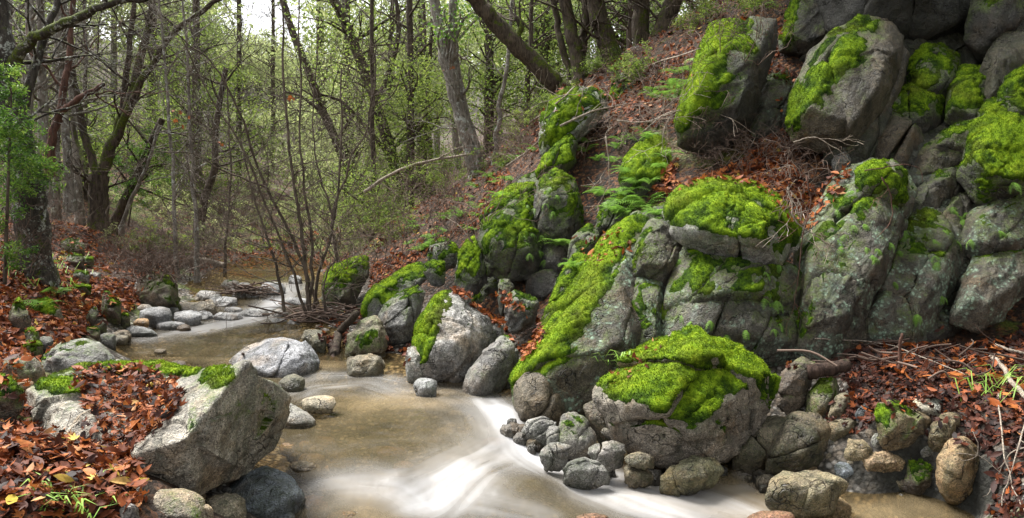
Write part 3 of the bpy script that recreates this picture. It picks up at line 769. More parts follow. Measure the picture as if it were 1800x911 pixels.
R('boulder', 'knobbly mossy rock at the top of the long ridge shaped boulder', [(750,455),(756,428),(775,417),(800,425),(812,445),(800,462),(770,466)], 9.2, 'wetgrey', moss=.45)
R('stone', 'grey mossy rock tucked below the knobbly mossy rock', (745,458,785,492), 8.8, 'wetgrey', moss=.7)
R('boulder', 'moss draped rock left of the large moss headed outcrop', [(800,488),(806,450),(818,420),(835,412),(850,440),(858,480),(840,505),(815,505)], 8.7, 'wetgrey', moss=.35, mdir=(-.4,-.3,.7))
# outcrop, from bottom to top
R('outcrop_rock', 'large moss headed outcrop with dark hollows above the leaf chute', [(845,430),(848,385),(872,352),(900,335),(935,332),(958,372),(962,430),(945,470),(895,478),(862,465)], 8.9, 'dark', T=.8, tilt=.7, sub=7, blocks=7, groove=.07, moss=.36, mdir=(-.4,-.25,.8), thick=.04, cat='rock')
R('outcrop_rock', 'dark block in the shaded hollow right of the leaf chute', [(930,530),(925,480),(950,462),(990,465),(1000,500),(985,535),(950,545)], 8.6, 'dark', moss=1.0, cat='rock', p=40)
R('outcrop_rock', 'dark low block at the back of the shaded hollow', [(865,500),(862,462),(900,455),(935,470),(940,505),(905,520)], 8.9, 'dark', cat='rock', p=40, moss=1.1)
R('outcrop_rock', 'square dark block wearing a round moss cap', [(945,420),(944,345),(955,312),(980,302),(1008,318),(1020,350),(1022,400),(1005,425),(970,430)], 8.8, 'dark', T=.75, tilt=.2, p=40, moss=.62, mdir=(-.1,-.15,1), thick=.035, cat='rock')
R('outcrop_rock', 'dark rock face below the square capped block', [(935,470),(938,415),(985,420),(1025,400),(1032,450),(1010,480),(970,485)], 8.75, 'dark', moss=.95, cat='rock', p=30)
R('outcrop_rock', 'wedge shaped mossy rock under the topmost outcrop boulder', [(945,300),(955,278),(975,255),(1000,236),(1015,250),(1010,285),(985,300),(960,308)], 9.4, 'dark', moss=.25, mdir=(-.3,-.4,.7), thick=.03, cat='rock')
R('outcrop_rock', 'topmost outcrop boulder, yellow moss with bare grey patches', [(950,240),(956,205),(972,175),(998,157),(1040,155),(1066,166),(1069,195),(1045,222),(1010,240),(975,262),(955,260)], 9.9, 'pale', T=.8, tilt=.5, moss=.33, mdir=(-.2,-.5,.7), thick=.03, cat='rock')
R('outcrop_rock', 'little mossy rock right of the topmost outcrop boulder', [(1068,185),(1075,155),(1098,130),(1125,150),(1132,185),(1105,195)], 11.0, 'dark', moss=.35, mdir=(-.3,-.2,.8), cat='rock')
R('stone', 'grey flat rock half in leaves above the little mossy rock', [(1160,130),(1180,105),(1205,95),(1212,110),(1190,130)], 11.2, 'grey', moss=.9)
R('outcrop_rock', 'mossy mound beneath the arching bare twigs', [(1090,320),(1095,280),(1120,252),(1160,240),(1195,265),(1205,300),(1180,325),(1130,335)], 8.9, 'dark', T=.7, tilt=.9, moss=.12, mdir=(-.1,-.4,.8), thick=.03, cat='rock')
R('outcrop_rock', 'dark rock left of the fern clump in the middle', [(1000,460),(1008,415),(1035,395),(1055,415),(1048,450),(1020,470)], 8.2, 'dark', moss=.6, cat='rock')
R('outcrop_rock', 'mossy rock behind the fern clump in the middle', [(1050,400),(1060,360),(1090,340),(1120,355),(1125,395),(1090,410)], 8.6, 'dark', moss=.45, cat='rock')
# main diagonal outcrop
R('outcrop_rock', 'thin mossy slab leaning left of the long moss backed outcrop', [(936,620),(955,565),(980,495),(1012,448),(1036,452),(1034,490),(1000,535),(968,590),(948,632)], 7.55, 'dark', T=.5, tilt=.8, moss=.45, mdir=(-.6,-.1,.8), zone=edge_zone(945,600,1025,450,26,.5), cat='rock', tint=(1.3,1.2,1.1))
R('outcrop_rock', 'long moss backed outcrop plunging to the pool in the middle', [(903,690),(912,655),(945,605),(985,550),(1025,485),(1065,425),(1105,392),(1140,408),(1160,470),(1165,560),(1140,620),(1090,668),(1045,706),(1000,735),(940,732),(912,718)], 6.75, 'cliff', T=.55, tilt=.75, sub=7, blocks=9, aniso=(1,1,.7), joint=(-.5,-.2,-.7), moss=.46, mdir=(-.55,-.1,.85), thick=.035,
  zone=edge_zone(925,660,1090,410,46,1.0), chip=2, step=.07, lichen=1.0, cat='rock', tint=(1.25,1.2,1.05), rough=.8)
R('outcrop_rock', 'blunt wet rock at the foot of the long moss backed outcrop', [(904,705),(908,672),(930,648),(962,650),(985,685),(985,725),(950,735),(915,728)], 6.2, 'tan', p=12, cat='rock', tint=(.62,.6,.58), film=.1)
R('outcrop_rock', 'grey block with a moss fringe below the middle ferns', [(1115,470),(1118,425),(1140,390),(1175,395),(1200,440),(1195,475),(1160,492)], 7.0, 'cliff', T=.8, tilt=.5, p=26, moss=.6, mdir=(-.4,-.1,.8), cat='rock', tint=(1.3,1.3,1.3))
R('outcrop_rock', 'dark recessed rock right of the long moss backed outcrop', [(1080,600),(1085,540),(1120,480),(1170,490),(1175,560),(1165,620),(1110,640)], 6.75, 'cliff', T=.6, blocks=5, lichen=.9, moss=1.0, cat='rock')
# layered stack
R('outcrop_rock', 'broad boulder with bright moss and bare grey windows on the layered stack', [(1168,392),(1176,362),(1205,336),(1255,325),(1315,328),(1355,348),(1385,385),(1394,418),(1372,448),(1320,448),(1270,430),(1210,412)], 6.95, 'grey', T=.8, tilt=.85, sub=7, moss=.30, mdir=(-.05,-.35,.9), thick=.045, cat='rock', chip=2, step=.06, rough=1.0, lichen=.3)
R('outcrop_rock', 'middle block of the layered stack with a drooping moss band', [(1180,525),(1190,470),(1215,432),(1270,428),(1340,450),(1395,470),(1405,505),(1385,540),(1300,530),(1230,540)], 6.75, 'cliff', T=.7, tilt=.6, sub=7, p=30, blocks=4, moss=.50, mdir=(-.1,-.2,.9), thick=.035, cat='rock', lichen=.5)
R('outcrop_rock', 'lowest block of the layered stack behind the moss capped boulder', [(1165,595),(1168,545),(1200,525),(1290,518),(1390,530),(1422,560),(1420,610),(1350,630),(1230,625)], 6.65, 'cliff', T=.6, tilt=.35, sub=7, p=34, blocks=5, moss=.78, mdir=(-.2,-.1,.9), cat='rock', lichen=.6)
R('boulder', 'great cracked boulder with a thick green moss cap beside the creek', [(1025,705),(1040,678),(1085,652),(1135,620),(1180,600),(1235,590),(1285,598),(1340,630),(1372,660),(1362,700),(1335,742),(1295,785),(1240,806),(1170,806),(1110,775),(1055,740)], 5.65, 'grey', T=.75, tilt=.62, sub=7, p=40, frac=10, joint=(.9,.1,-.25), el=1.5, jit=.022, fill=1.0, extra=[([(1045,715),(1085,668),(1150,672),(1200,720),(1215,760),(1150,780),(1095,765)],5.52,.55,.3),([(1195,745),(1215,700),(1270,690),(1300,720),(1290,765),(1240,790)],5.45,.55,.3),([(1270,700),(1310,665),(1350,670),(1345,705),(1300,740)],5.6,.5,.3)],
  moss=.0, mdir=(.05,-.10,1), thick=.045, dens=12000, tint=(1.05,.95,.82), zone=edge_zone(1110,650,1350,640,54,.8), film=.1)
R('boulder', 'tan undercut slab beneath the great cracked boulder', [(1095,790),(1110,755),(1180,750),(1260,770),(1270,800),(1220,815),(1140,815)], 5.55, 'brown', T=.7, tilt=.4, p=26, tint=(1.3,1.1,.9))
R('boulder', 'dark tilted face at the left end of the great cracked boulder', [(1024,712),(1040,700),(1068,715),(1100,775),(1090,800),(1055,765),(1030,735)], 5.7, 'brown', T=.6, tilt=.2, p=30)
# creek edge stones at its foot
R('stone', 'two humped grey stone at the pool below the blunt wet rock', [(915,755),(925,735),(955,728),(975,738),(970,758),(940,768)], 5.85, 'grey', blocks=3, rough=.7)
R('stone', 'ribbed wet grey boulder left of the great cracked boulder', [(978,775),(982,735),(1000,720),(1030,735),(1050,765),(1048,785),(1015,790)], 5.6, 'grey', blocks=4, moss=1.1, tint=(.9,.88,.82))
R('stone', 'small wet stone beside the ribbed wet boulder', (958,748,985,778), 5.6, 'grey', frac=2, el=1.3)
R('stone', 'wet speckled stone just above the white water', (945,776,1005,806), 5.35, 'grey', tint=(.8,.8,.8), tilt=.8, frac=3, el=1.3)
R('stone', 'low wet speckled stone amid the white water', [(985,828),(995,808),(1025,800),(1060,815),(1070,828),(1025,835)], 5.15, 'grey', tilt=.8, tint=(.8,.8,.8), frac=2, el=1.3)
R('stone', 'wet grey stone below the dark tilted face', (1036,776,1100,812), 5.3, 'grey', tint=(.75,.72,.7), tilt=.7, frac=3, el=1.3)
R('stone', 'small wet brown stone at the foot of the undercut slab', (1095,798,1150,830), 5.2, 'tan', tint=(.6,.6,.6), frac=2, el=1.3)
R('boulder', 'flat greenish boulder at the water under the undercut slab', [(1158,835),(1175,815),(1215,803),(1255,808),(1275,828),(1255,842),(1200,848)], 5.15, 'tan', tilt=.7, tint=(.62,.66,.56), p=12, frac=3, el=1.3)
# right side of creek
R('boulder', 'sloping grey brown boulder right of the great cracked boulder', [(1290,800),(1300,765),(1330,735),(1370,722),(1405,735),(1400,770),(1370,808),(1320,815)], 5.6, 'tan', T=.8, tilt=.6, p=14, tint=(.58,.56,.53), frac=4, el=1.3)
R('boulder', 'broad grey boulder split by a crack beside the right shore', [(1345,812),(1360,765),(1395,725),(1440,728),(1465,755),(1450,790),(1405,815)], 5.45, 'tan', T=.8, tilt=.6, p=16, tint=(.62,.6,.58), frac=3, el=1.3)
R('boulder', 'dark boulder wedged right of the great cracked boulder', [(1365,690),(1375,650),(1410,628),(1435,640),(1420,685),(1385,712)], 6.0, 'brown', moss=1.05, tint=(.9,.9,.9), frac=3, el=1.3)
R('boulder', 'upright speckled boulder with a green side under the dark log', [(1415,720),(1420,690),(1440,665),(1472,660),(1480,690),(1465,725),(1435,735)], 5.85, 'tan', T=.9, tilt=.3, moss=.85, mdir=(-.5,-.4,.5), tint=(.65,.67,.6), frac=2, el=1.3)
R('stone', 'small tan stone right of the upright speckled boulder', [(1456,725),(1470,692),(1492,690),(1500,712),(1480,732)], 5.8, 'tan', tint=(.75,.72,.66))
R('stone', 'flat topped wedge stone below the upright speckled boulder', [(1450,762),(1452,745),(1490,732),(1508,738),(1500,758),(1470,770)], 5.55, 'tan', p=34, tint=(.7,.68,.64))
R('stone', 'blue grey round stone touching the moss capped oval boulder', (1503,712,1538,744), 5.65, 'blue', p=26, tint=(.7,.7,.75))
R('boulder', 'oval tan boulder with a small moss cap on the right shore', [(1536,735),(1540,708),(1565,704),(1600,718),(1638,735),(1640,755),(1615,778),(1580,778),(1550,765)], 5.5, 'tan', T=.9, tilt=.4, p=24, moss=.62, mdir=(-.55,-.1,.85), tint=(.72,.66,.56), zone=edge_zone(1540,715,1580,712,24,.6), rough=.6)
R('stone', 'pale flat stone in leaves above the oval tan boulder', [(1602,712),(1612,694),(1650,700),(1672,718),(1660,730),(1625,725)], 5.8, 'pale', tilt=.9, p=34, tint=(.85,.82,.72))
R('boulder', 'tan boulder squeezed between the oval one and the orange one', [(1630,770),(1640,740),(1660,724),(1690,728),(1685,760),(1660,785)], 5.4, 'tan', tint=(.72,.64,.52), p=14)
R('boulder', 'tall orange tan granite boulder at the right shore', [(1642,835),(1650,800),(1672,768),(1692,765),(1725,790),(1737,835),(1728,868),(1700,884),(1665,868)], 4.75, 'orange', T=.9, tilt=.25, p=12, rough=.6, tint=(1.0,1.0,1.0))
R('stone', 'pale tan upright stone in the rubble left of the orange boulder', [(1482,800),(1492,768),(1515,770),(1540,795),(1520,815),(1495,812)], 5.25, 'tan', p=30, tint=(.95,.85,.72))
R('rock_slab', 'flat rusty slab in the rubble left of the orange boulder', [(1505,810),(1520,795),(1560,788),(1600,798),(1605,815),(1560,825),(1520,822)], 5.1, 'orange', tilt=.8, p=30, tint=(.9,.9,.95))
R('stone', 'small speckled stone under the oval tan boulder', (1532,760,1566,786), 5.35, 'grey')
R('stone', 'grey angular stone between oval and orange boulder', (1612,780,1650,806), 5.1, 'grey', p=34, tint=(.75,.75,.75))
R('stone', 'green mossed rubble stone left of the orange boulder', [(1588,845),(1590,812),(1620,800),(1648,815),(1645,850),(1615,860)], 4.95, 'brown', moss=.4)
R('stone', 'smooth blue grey cobble at the right shallows', (1466,810,1512,840), 5.0, 'blue', p=16, rough=.4, tint=(1.1,1.1,1.1))
R('stone', 'blue grey chip on the rubble above the big flat boulder', (1434,764,1480,784), 5.3, 'grey', p=34, tint=(.8,.82,.85))
R('stone', 'tan broken stone at the edge of the shallows', [(1565,850),(1572,830),(1598,828),(1602,850),(1585,862)], 4.9, 'tan', p=34, tint=(.8,.75,.7))
R('boulder', 'big flat speckled boulder at the right edge of the white water', [(1345,875),(1352,845),(1380,830),(1430,825),(1475,835),(1492,850),(1470,880),(1400,892)], 4.85, 'tan', T=.7, tilt=.75, p=12, tint=(.85,.82,.72), frac=3, el=1.3)
R('boulder', 'tan boulder awash in front of the big flat speckled boulder', [(1382,905),(1388,880),(1430,866),(1480,872),(1500,890),(1490,915),(1430,920)], 4.68, 'orange', T=.6, tilt=.9, p=26, rough=.4, sink=.03, tint=(.75,.75,.7))
R('stone', 'reddish wet stone at the bottom edge below the white water', (1308,896,1405,935), 4.45, 'red', p=16, rough=.4, tilt=.8)
R('stone', 'dark red wet stone at the bottom edge in the white water', (1010,902,1072,925), 4.5, 'red', p=16, rough=.4, tilt=.8)
R('boulder', 'rounded tan boulder poking from the shallow pool', [(660,872),(668,850),(695,840),(725,845),(740,860),(735,878),(690,884)], 5.0, 'tan', p=26, rough=.5, tilt=.8, tint=(.75,.7,.62))
R('stone', 'submerged greenish stone left of the rounded tan boulder', (555,868,625,905), 4.75, 'tan', p=16, tilt=1, tint=(.7,.75,.65), sink=0)
R('stone', 'orange tan pebble stone at the bottom edge of the shallow pool', (575,895,635,925), 4.55, 'orange', p=16, rough=.4)
R('stone', 'pale pebble stone at the foot of the blue grey boulder', (508,880,545,915), 4.62, 'tan', p=26)
# ---- cliff at right
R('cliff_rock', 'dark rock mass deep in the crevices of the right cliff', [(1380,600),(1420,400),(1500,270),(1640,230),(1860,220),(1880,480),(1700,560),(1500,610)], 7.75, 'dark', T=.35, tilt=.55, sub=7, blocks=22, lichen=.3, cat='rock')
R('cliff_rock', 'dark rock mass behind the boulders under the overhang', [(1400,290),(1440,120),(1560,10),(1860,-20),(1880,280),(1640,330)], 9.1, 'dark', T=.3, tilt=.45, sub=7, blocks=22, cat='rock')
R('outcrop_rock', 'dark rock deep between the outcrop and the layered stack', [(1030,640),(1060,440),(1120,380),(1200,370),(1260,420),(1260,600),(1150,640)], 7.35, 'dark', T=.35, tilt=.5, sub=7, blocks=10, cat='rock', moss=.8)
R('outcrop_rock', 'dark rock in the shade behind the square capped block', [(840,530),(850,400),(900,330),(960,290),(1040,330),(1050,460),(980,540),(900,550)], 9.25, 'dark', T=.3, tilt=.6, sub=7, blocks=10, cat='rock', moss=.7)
R('cliff_rock', 'tall lichened cliff face with ferns right of the layered stack', [(1392,610),(1396,540),(1400,460),(1430,385),(1480,315),(1530,290),(1580,300),(1606,345),(1585,420),(1545,490),(1515,560),(1480,620),(1430,635)], 7.0, 'cliff', T=.55, tilt=.55, sub=7, p=26, blocks=7, lichen=1.0, moss=.86, mdir=(-.3,-.1,.8), cat='rock')
R('cliff_rock', 'round moss cushion rock on top of the tall lichened cliff face', [(1505,330),(1508,300),(1530,282),(1565,286),(1592,312),(1590,340),(1550,352)], 7.2, 'cliff', T=.8, tilt=.6, moss=.08, mdir=(-.1,-.2,.9), thick=.035, cat='rock')
R('cliff_rock', 'slanting pale cliff slab in the middle of the right cliff', [(1478,600),(1505,545),(1545,470),(1590,380),(1625,355),(1690,370),(1712,420),(1690,480),(1645,545),(1610,600),(1540,615)], 7.15, 'cliff', T=.5, tilt=.6, sub=7, p=30, blocks=8, lichen=.9, moss=.95, mdir=(-.1,-.1,.9), cat='rock', aniso=(1.3,1,.7), tint=(1.1,1.1,1.1))
R('cliff_rock', 'bare grey wedge at the right end of the cliff foot', [(1675,545),(1690,490),(1720,440),(1780,420),(1840,440),(1850,480),(1780,525),(1720,560)], 7.0, 'cliff', T=.6, tilt=.6, sub=6, p=30, blocks=3, lichen=.9, moss=1.1, cat='rock', tint=(1.3,1.3,1.25))
R('cliff_rock', 'low dark cliff rock at the leafy ground on the right', [(1585,600),(1600,560),(1650,540),(1700,545),(1690,580),(1640,605)], 7.0, 'cliff', T=.6, p=30, moss=.9, cat='rock', tint=(.7,.7,.7), lichen=.6)
R('cliff_rock', 'lichened slab above the bare grey wedge', [(1690,430),(1700,385),(1740,345),(1800,330),(1850,360),(1850,430),(1780,430),(1730,450)], 7.3, 'cliff', T=.6, tilt=.6, p=30, blocks=4, lichen=.9, moss=.9, cat='rock')
R('cliff_rock', 'dark mossy bulge at the right edge below the overhang', [(1690,300),(1705,230),(1740,185),(1790,175),(1850,220),(1850,330),(1780,345),(1720,340)], 7.7, 'dark', T=.7, tilt=.7, moss=.22, mdir=(-.1,-.3,.9), thick=.04, cat='rock', sub=6, blocks=4)
R('cliff_rock', 'dark narrow block leaning in the crevice of the right cliff', [(1575,400),(1600,345),(1650,300),(1680,295),(1690,330),(1650,385),(1610,420)], 7.6, 'dark', T=.6, tilt=.3, p=30, moss=.95, cat='rock', tint=(1.1,1.1,1))
R('cliff_rock', 'sliver of grey rock beside the dark narrow block', [(1620,420),(1650,375),(1690,335),(1712,345),(1700,395),(1660,425)], 7.5, 'cliff', T=.6, tilt=.4, moss=.75, cat='rock')
R('cliff_rock', 'brown streaked block under the moss domes on the right', [(1530,295),(1540,235),(1570,205),(1615,205),(1620,250),(1595,300),(1560,315)], 8.1, 'cliff', T=.7, tilt=.3, p=30, blocks=3, moss=1.05, cat='rock', tint=(1.1,1,.9))
R('cliff_rock', 'slanting brown block right of the brown streaked block', [(1605,320),(1620,265),(1670,225),(1725,205),(1735,235),(1700,290),(1650,330)], 7.9, 'cliff', T=.7, tilt=.4, p=30, blocks=3, moss=.9, cat='rock', tint=(1.0,.95,.8))
R('cliff_rock', 'moss dome on top of the right cliff', [(1595,160),(1600,110),(1620,85),(1655,78),(1685,100),(1690,140),(1660,170),(1620,175)], 8.7, 'dark', T=.9, tilt=.6, moss=.25, mdir=(-.2,-.15,.9), thick=.04, cat='rock', sub=6)
R('cliff_rock', 'second moss hump right of the moss dome', [(1660,200),(1665,150),(1690,122),(1725,125),(1755,150),(1750,195),(1710,225)], 8.4, 'dark', T=.8, tilt=.6, moss=.28, mdir=(-.1,-.2,.9), thick=.035, cat='rock', sub=6, blocks=3)
R('cliff_rock', 'dark green ledge rock below the moss dome', [(1545,215),(1560,170),(1600,150),(1655,170),(1650,210),(1600,235)], 8.4, 'dark', T=.8, tilt=.5, moss=.55, cat='rock')
R('cliff_rock', 'big leaning boulder with a stripe of bright moss on its left side', [(1385,215),(1398,160),(1425,100),(1462,60),(1512,38),(1560,42),(1588,85),(1575,150),(1540,205),(1500,250),(1440,245),(1400,235)], 8.3, 'cliff', T=.75, tilt=.35, sub=7, p=30, blocks=4, moss=.66, mdir=(-.75,-.25,.6), thick=.04, zone=edge_zone(1395,215,1520,42,36,1.0), chip=2, step=.06, cat='rock', tint=(1,.95,.85))
R('cliff_rock', 'dark jointed blocks at the foot of the big leaning boulder', [(1455,270),(1470,225),(1510,205),(1560,190),(1565,235),(1530,285),(1490,295)], 8.1, 'dark', T=.6, tilt=.2, p=34, blocks=6, cat='rock')
R('cliff_rock', 'tall leaning boulder with glowing moss over its top and left', [(1188,222),(1205,165),(1228,100),(1250,48),(1300,36),(1362,42),(1362,75),(1340,140),(1310,205),(1260,248),(1210,248)], 8.7, 'dark', T=.7, tilt=.35, sub=7, p=24, blocks=3, moss=.22, mdir=(-.6,-.2,.75), thick=.05, zone=edge_zone(1195,215,1255,55,55,.9), chip=2, step=.06, cat='rock')
R('cliff_rock', 'grey slab between the two tall mossy boulders', [(1315,260),(1325,195),(1350,135),(1385,120),(1398,150),(1390,220),(1360,270)], 8.9, 'cliff', T=.6, tilt=.4, p=30, moss=.95, cat='rock', lichen=.4)
R('stone', 'small pale rock at the right end of the leaf ledge', [(1462,285),(1470,265),(1490,258),(1500,280),(1485,292)], 8.0, 'grey', cat='stone')
R('cliff_rock', 'moss striped boulder under the overhang at the top', [(1375,80),(1385,30),(1405,-30),(1450,-40),(1470,20),(1460,70),(1420,92)], 9.6, 'dark', T=.8, tilt=.3, moss=.5, mdir=(-.8,-.2,.5), zone=edge_zone(1385,60,1415,-20,22,.5), cat='rock')
R('cliff_rock', 'huge dark overhanging rock along the top right', [(1440,60),(1450,-60),(1560,-110),(1720,-100),(1760,-20),(1720,50),(1640,95),(1560,75)], 9.4, 'dark', T=.7, tilt=-.25, sub=7, p=26, blocks=5, cat='rock', tint=(.5,.5,.5), film=.1)  # dark wet rock, tint lowered further to put the overhang's shade in its colour
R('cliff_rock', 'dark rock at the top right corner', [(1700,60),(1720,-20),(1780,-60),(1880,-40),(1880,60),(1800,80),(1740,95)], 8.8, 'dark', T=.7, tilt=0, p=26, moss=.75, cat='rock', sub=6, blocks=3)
R('cliff_rock', 'grey upright slab under the overhang at the right edge', [(1720,190),(1730,110),(1760,60),(1830,40),(1860,110),(1850,200),(1780,200)], 8.4, 'cliff', T=.6, tilt=.2, p=30, blocks=4, cat='rock', tint=(.6,.58,.52))  # tint lowered: shade under the overhang carried in the slab's colour
R('cliff_rock', 'mossy rock at the right edge under the grey upright slab', [(1755,190),(1765,140),(1800,115),(1850,120),(1860,190),(1800,210)], 8.0, 'dark', T=.7, tilt=.6, moss=.2, mdir=(-.1,-.2,.9), cat='rock')
R('cliff_rock', 'dark rock in the shaded gap behind the moss dome', [(1580,110),(1590,50),(1650,30),(1720,60),(1730,130),(1670,150)], 9.6, 'dark', T=.6, tilt=.3, cat='rock', p=30, sub=6)

# cobbles scattered along the shore: look-alikes in one group each
def cobbles(n, region, zoff, size, mats, label, group, dmax=99):
    k = 0; tries = 0
    while k < n and tries < 4000:
        tries += 1
        px, py = region[0] + (region[2] - region[0]) * random.random(), region[1] + (region[3] - region[1]) * random.random()
        # march to the ground
        ds = np.linspace(3.3, 13, 200); q = np.array([P(px, py, d) for d in ds]); g = ground_h(q[:, :2])
        hit = np.nonzero(q[:, 2] < g)[0]
        if not len(hit): continue
        d = ds[hit[0]]; pt = q[hit[0]]; wlv = water_h(pt[None, :2])[0]
        if pt[2] < wlv - zoff: continue
        if zoff > .2: d = surf_depth(px, py) or d
        s = random.uniform(*size); r = s / d * F
        R('stone', label, (px - r, py - r * .95, px + r, py + r * .4), d - .05, random.choice(mats), p=14, rough=.8, sub=4, group=group, cat='stone', film=.1, tilt=.6, sink=.12, chip=8, tint=(.85, .83, .8))
        k += 1
cobbles(44, (400, 560, 620, 615), .16, (.025, .075), ['tan', 'grey', 'pale', 'brown'], 'small cobble on the gravel bar below the bare saplings', 'cobbles on the gravel bar')
cobbles(64, (1420, 740, 1660, 880), .16, (.02, .07), ['tan', 'grey', 'brown', 'orange'], 'small cobble in the rubble of the right shore', 'cobbles on the right shore')
cobbles(18, (230, 500, 480, 560), .16, (.05, .13), ['pale', 'grey', 'tan'], 'small pale cobble along the far upper creek', 'cobbles along the upper creek')
cobbles(14, (860, 590, 1000, 720), .16, (.03, .07), ['tan', 'grey', 'brown'], 'small wet cobble below the leaf chute', 'cobbles below the leaf chute')
cobbles(16, (200, 830, 560, 905), .16, (.02, .05), ['tan', 'grey', 'pale'], 'small cobble beside the blue grey boulder in front', 'cobbles beside the front boulders')

_sl = np.array([(895,752),(940,790),(1000,822),(1070,838),(1160,848),(1280,846),(1345,852)], float)
for k in range(56):
    t_ = random.random() * (len(_sl) - 1); i = int(t_); q = _sl[i] + (t_ - i) * (_sl[i + 1] - _sl[i]) + np.array([random.gauss(0, 8), random.gauss(-8, 9)])
    d = surf_depth(*q); r = random.uniform(.025, .075) / d * F
    R('stone', 'wet cobble packed along the foot of the great cracked boulder', (q[0] - r, q[1] - r * 1.1, q[0] + r, q[1] + r * .4), d - .10, random.choice(['grey', 'tan', 'wetgrey', 'brown']), p=34, sub=4, group='wet cobbles by the great cracked boulder', cat='stone', film=.1, tilt=.6, sink=.12, chip=9, tint=(.8, .78, .75))

def bed_cobbles(n, region, label, group, dz):
    k = 0
    for _ in range(n):
        px, py = random.uniform(region[0], region[2]), random.uniform(region[1], region[3])
        q = PZ(px, py, -.05); zb = ground_h(q[None, :2])[0]; q[2] = zb + dz * random.uniform(.3, 1.0)
        x, y, d = proj(q); r = random.uniform(.05, .14) / d * F
        R('stone', label, (x - r, y - r * .45, x + r, y + r * .45), d, random.choice(['tan', 'orange', 'brown', 'pale', 'grey']), p=24, rough=.6, sub=4, group=group, cat='stone', film=.05, tilt=1.0, sink=.05, tint=(1.1, 1.0, .85))
bed_cobbles(46, (500, 690, 900, 860), 'brown stone lying under the murky water of the lower pool', 'stones under the lower pool', .16)
bed_cobbles(16, (1180, 850, 1640, 905), 'tan stone under the shallow amber water at the right', 'stones under the right shallows', .14)
bed_cobbles(14, (220, 580, 400, 640), 'brown stone under the water of the upper pool', 'stones under the upper pool', .12)
# ------------------------------------------------------------------ things leaves can land on
v_t = np.c_[Q, GZ]; sel = (np.abs(Q[:, 0] + .5) < 14) & (Q[:, 1] > 1) & (Q[:, 1] < 30)
gf = grid_faces(len(gx), len(gy)); gf = gf[sel[gf].all(1)]
solid(v_t, np.concatenate([gf[:, [0, 1, 2]], gf[:, [0, 2, 3]]]))
BVH = BVHTree.FromPolygons(np.concatenate(BV).tolist(), np.concatenate(BF).tolist())

def gpix(px, py, lo=3.3, hi=45):
    """where the ray through a photo pixel first meets ground or rock"""
    d = FW + (px - 900) / F * RT + (455.5 - py) / F * UP
    h = BVH.ray_cast(Vector(CAM), Vector(d).normalized(), hi * 1.3)
    return None if h[0] is None else np.array(h[0][:])

def inpoly(poly, x, y):
    r = np.zeros(len(x), bool); n = len(poly)
    for i in range(n):
        x0, y0 = poly[i]; x1, y1 = poly[(i + 1) % n]
        c = ((y0 > y) != (y1 > y))
        with np.errstate(divide='ignore', invalid='ignore'):
            xi = (x1 - x0) * (y - y0) / (y1 - y0 + 1e-12) + x0
        r ^= c & (x < xi)
    return r

# ------------------------------------------------------------------ fallen leaves
def maple(rs):
    """a five lobed leaf, flat, about one unit across; fan triangles"""
    pts = []
    for a, r in [(-100, .30), (-72, .52), (-52, .30), (-28, .86), (-12, .46), (2, 1.0), (14, .46), (30, .86), (54, .30), (74, .52), (102, .30), (180, .12)]:
        a = math.radians(a + rs.uniform(-6, 6)); r *= rs.uniform(.85, 1.1)
        pts.append((math.sin(a) * r * .62, math.cos(a) * r * .62))
    return np.array([(0, 0)] + pts)
def oval(rs):
    return np.array([(0, 0), (0, -.5), (.17, -.2), (.2, .1), (.1, .35), (0, .52), (-.1, .35), (-.2, .1), (-.17, -.2)]) 
LSH = [maple(RNG) for _ in range(7)] + [oval(RNG) for _ in range(5)]
SIMPLE = [np.array([(0, 0), (0, -.5), (.36, -.1), (.22, .3), (0, .55), (-.26, .3), (-.34, -.12)])]

def leaf_batch(pts, nrm, size, rs, shapes, tone, curl=.5, tilt=.45):
    V, Fs, T = [], [], []; off = 0
    for i in range(len(pts)):
        s2 = shapes[rs.randint(len(shapes))]; L = size[i]
        n = nrm[i] + rs.normal(size=3) * tilt; n /= np.linalg.norm(n)
        a = rs.normal(size=3); a -= n * (a @ n); a /= np.linalg.norm(a); b = np.cross(n, a)
        k = curl * rs.uniform(-.5, 1.6); k2 = curl * rs.uniform(-.8, 1.2)
        x, y = s2[:, 0], s2[:, 1]
        z = k * (x ** 2) * 1.6 + k2 * y * y * .9 + rs.normal(size=len(x)) * .05 * curl
        V.append(pts[i] + L * (x[:, None] * a + y[:, None] * b + z[:, None] * n)); m = len(s2)
        j = np.arange(1, m)
        Fs.append(np.c_[np.zeros(m - 1, int), j, np.roll(j, -1)] + off); off += m
        T.append(np.full(m, tone[i]))
    return np.concatenate(V), np.concatenate(Fs), np.concatenate(T)

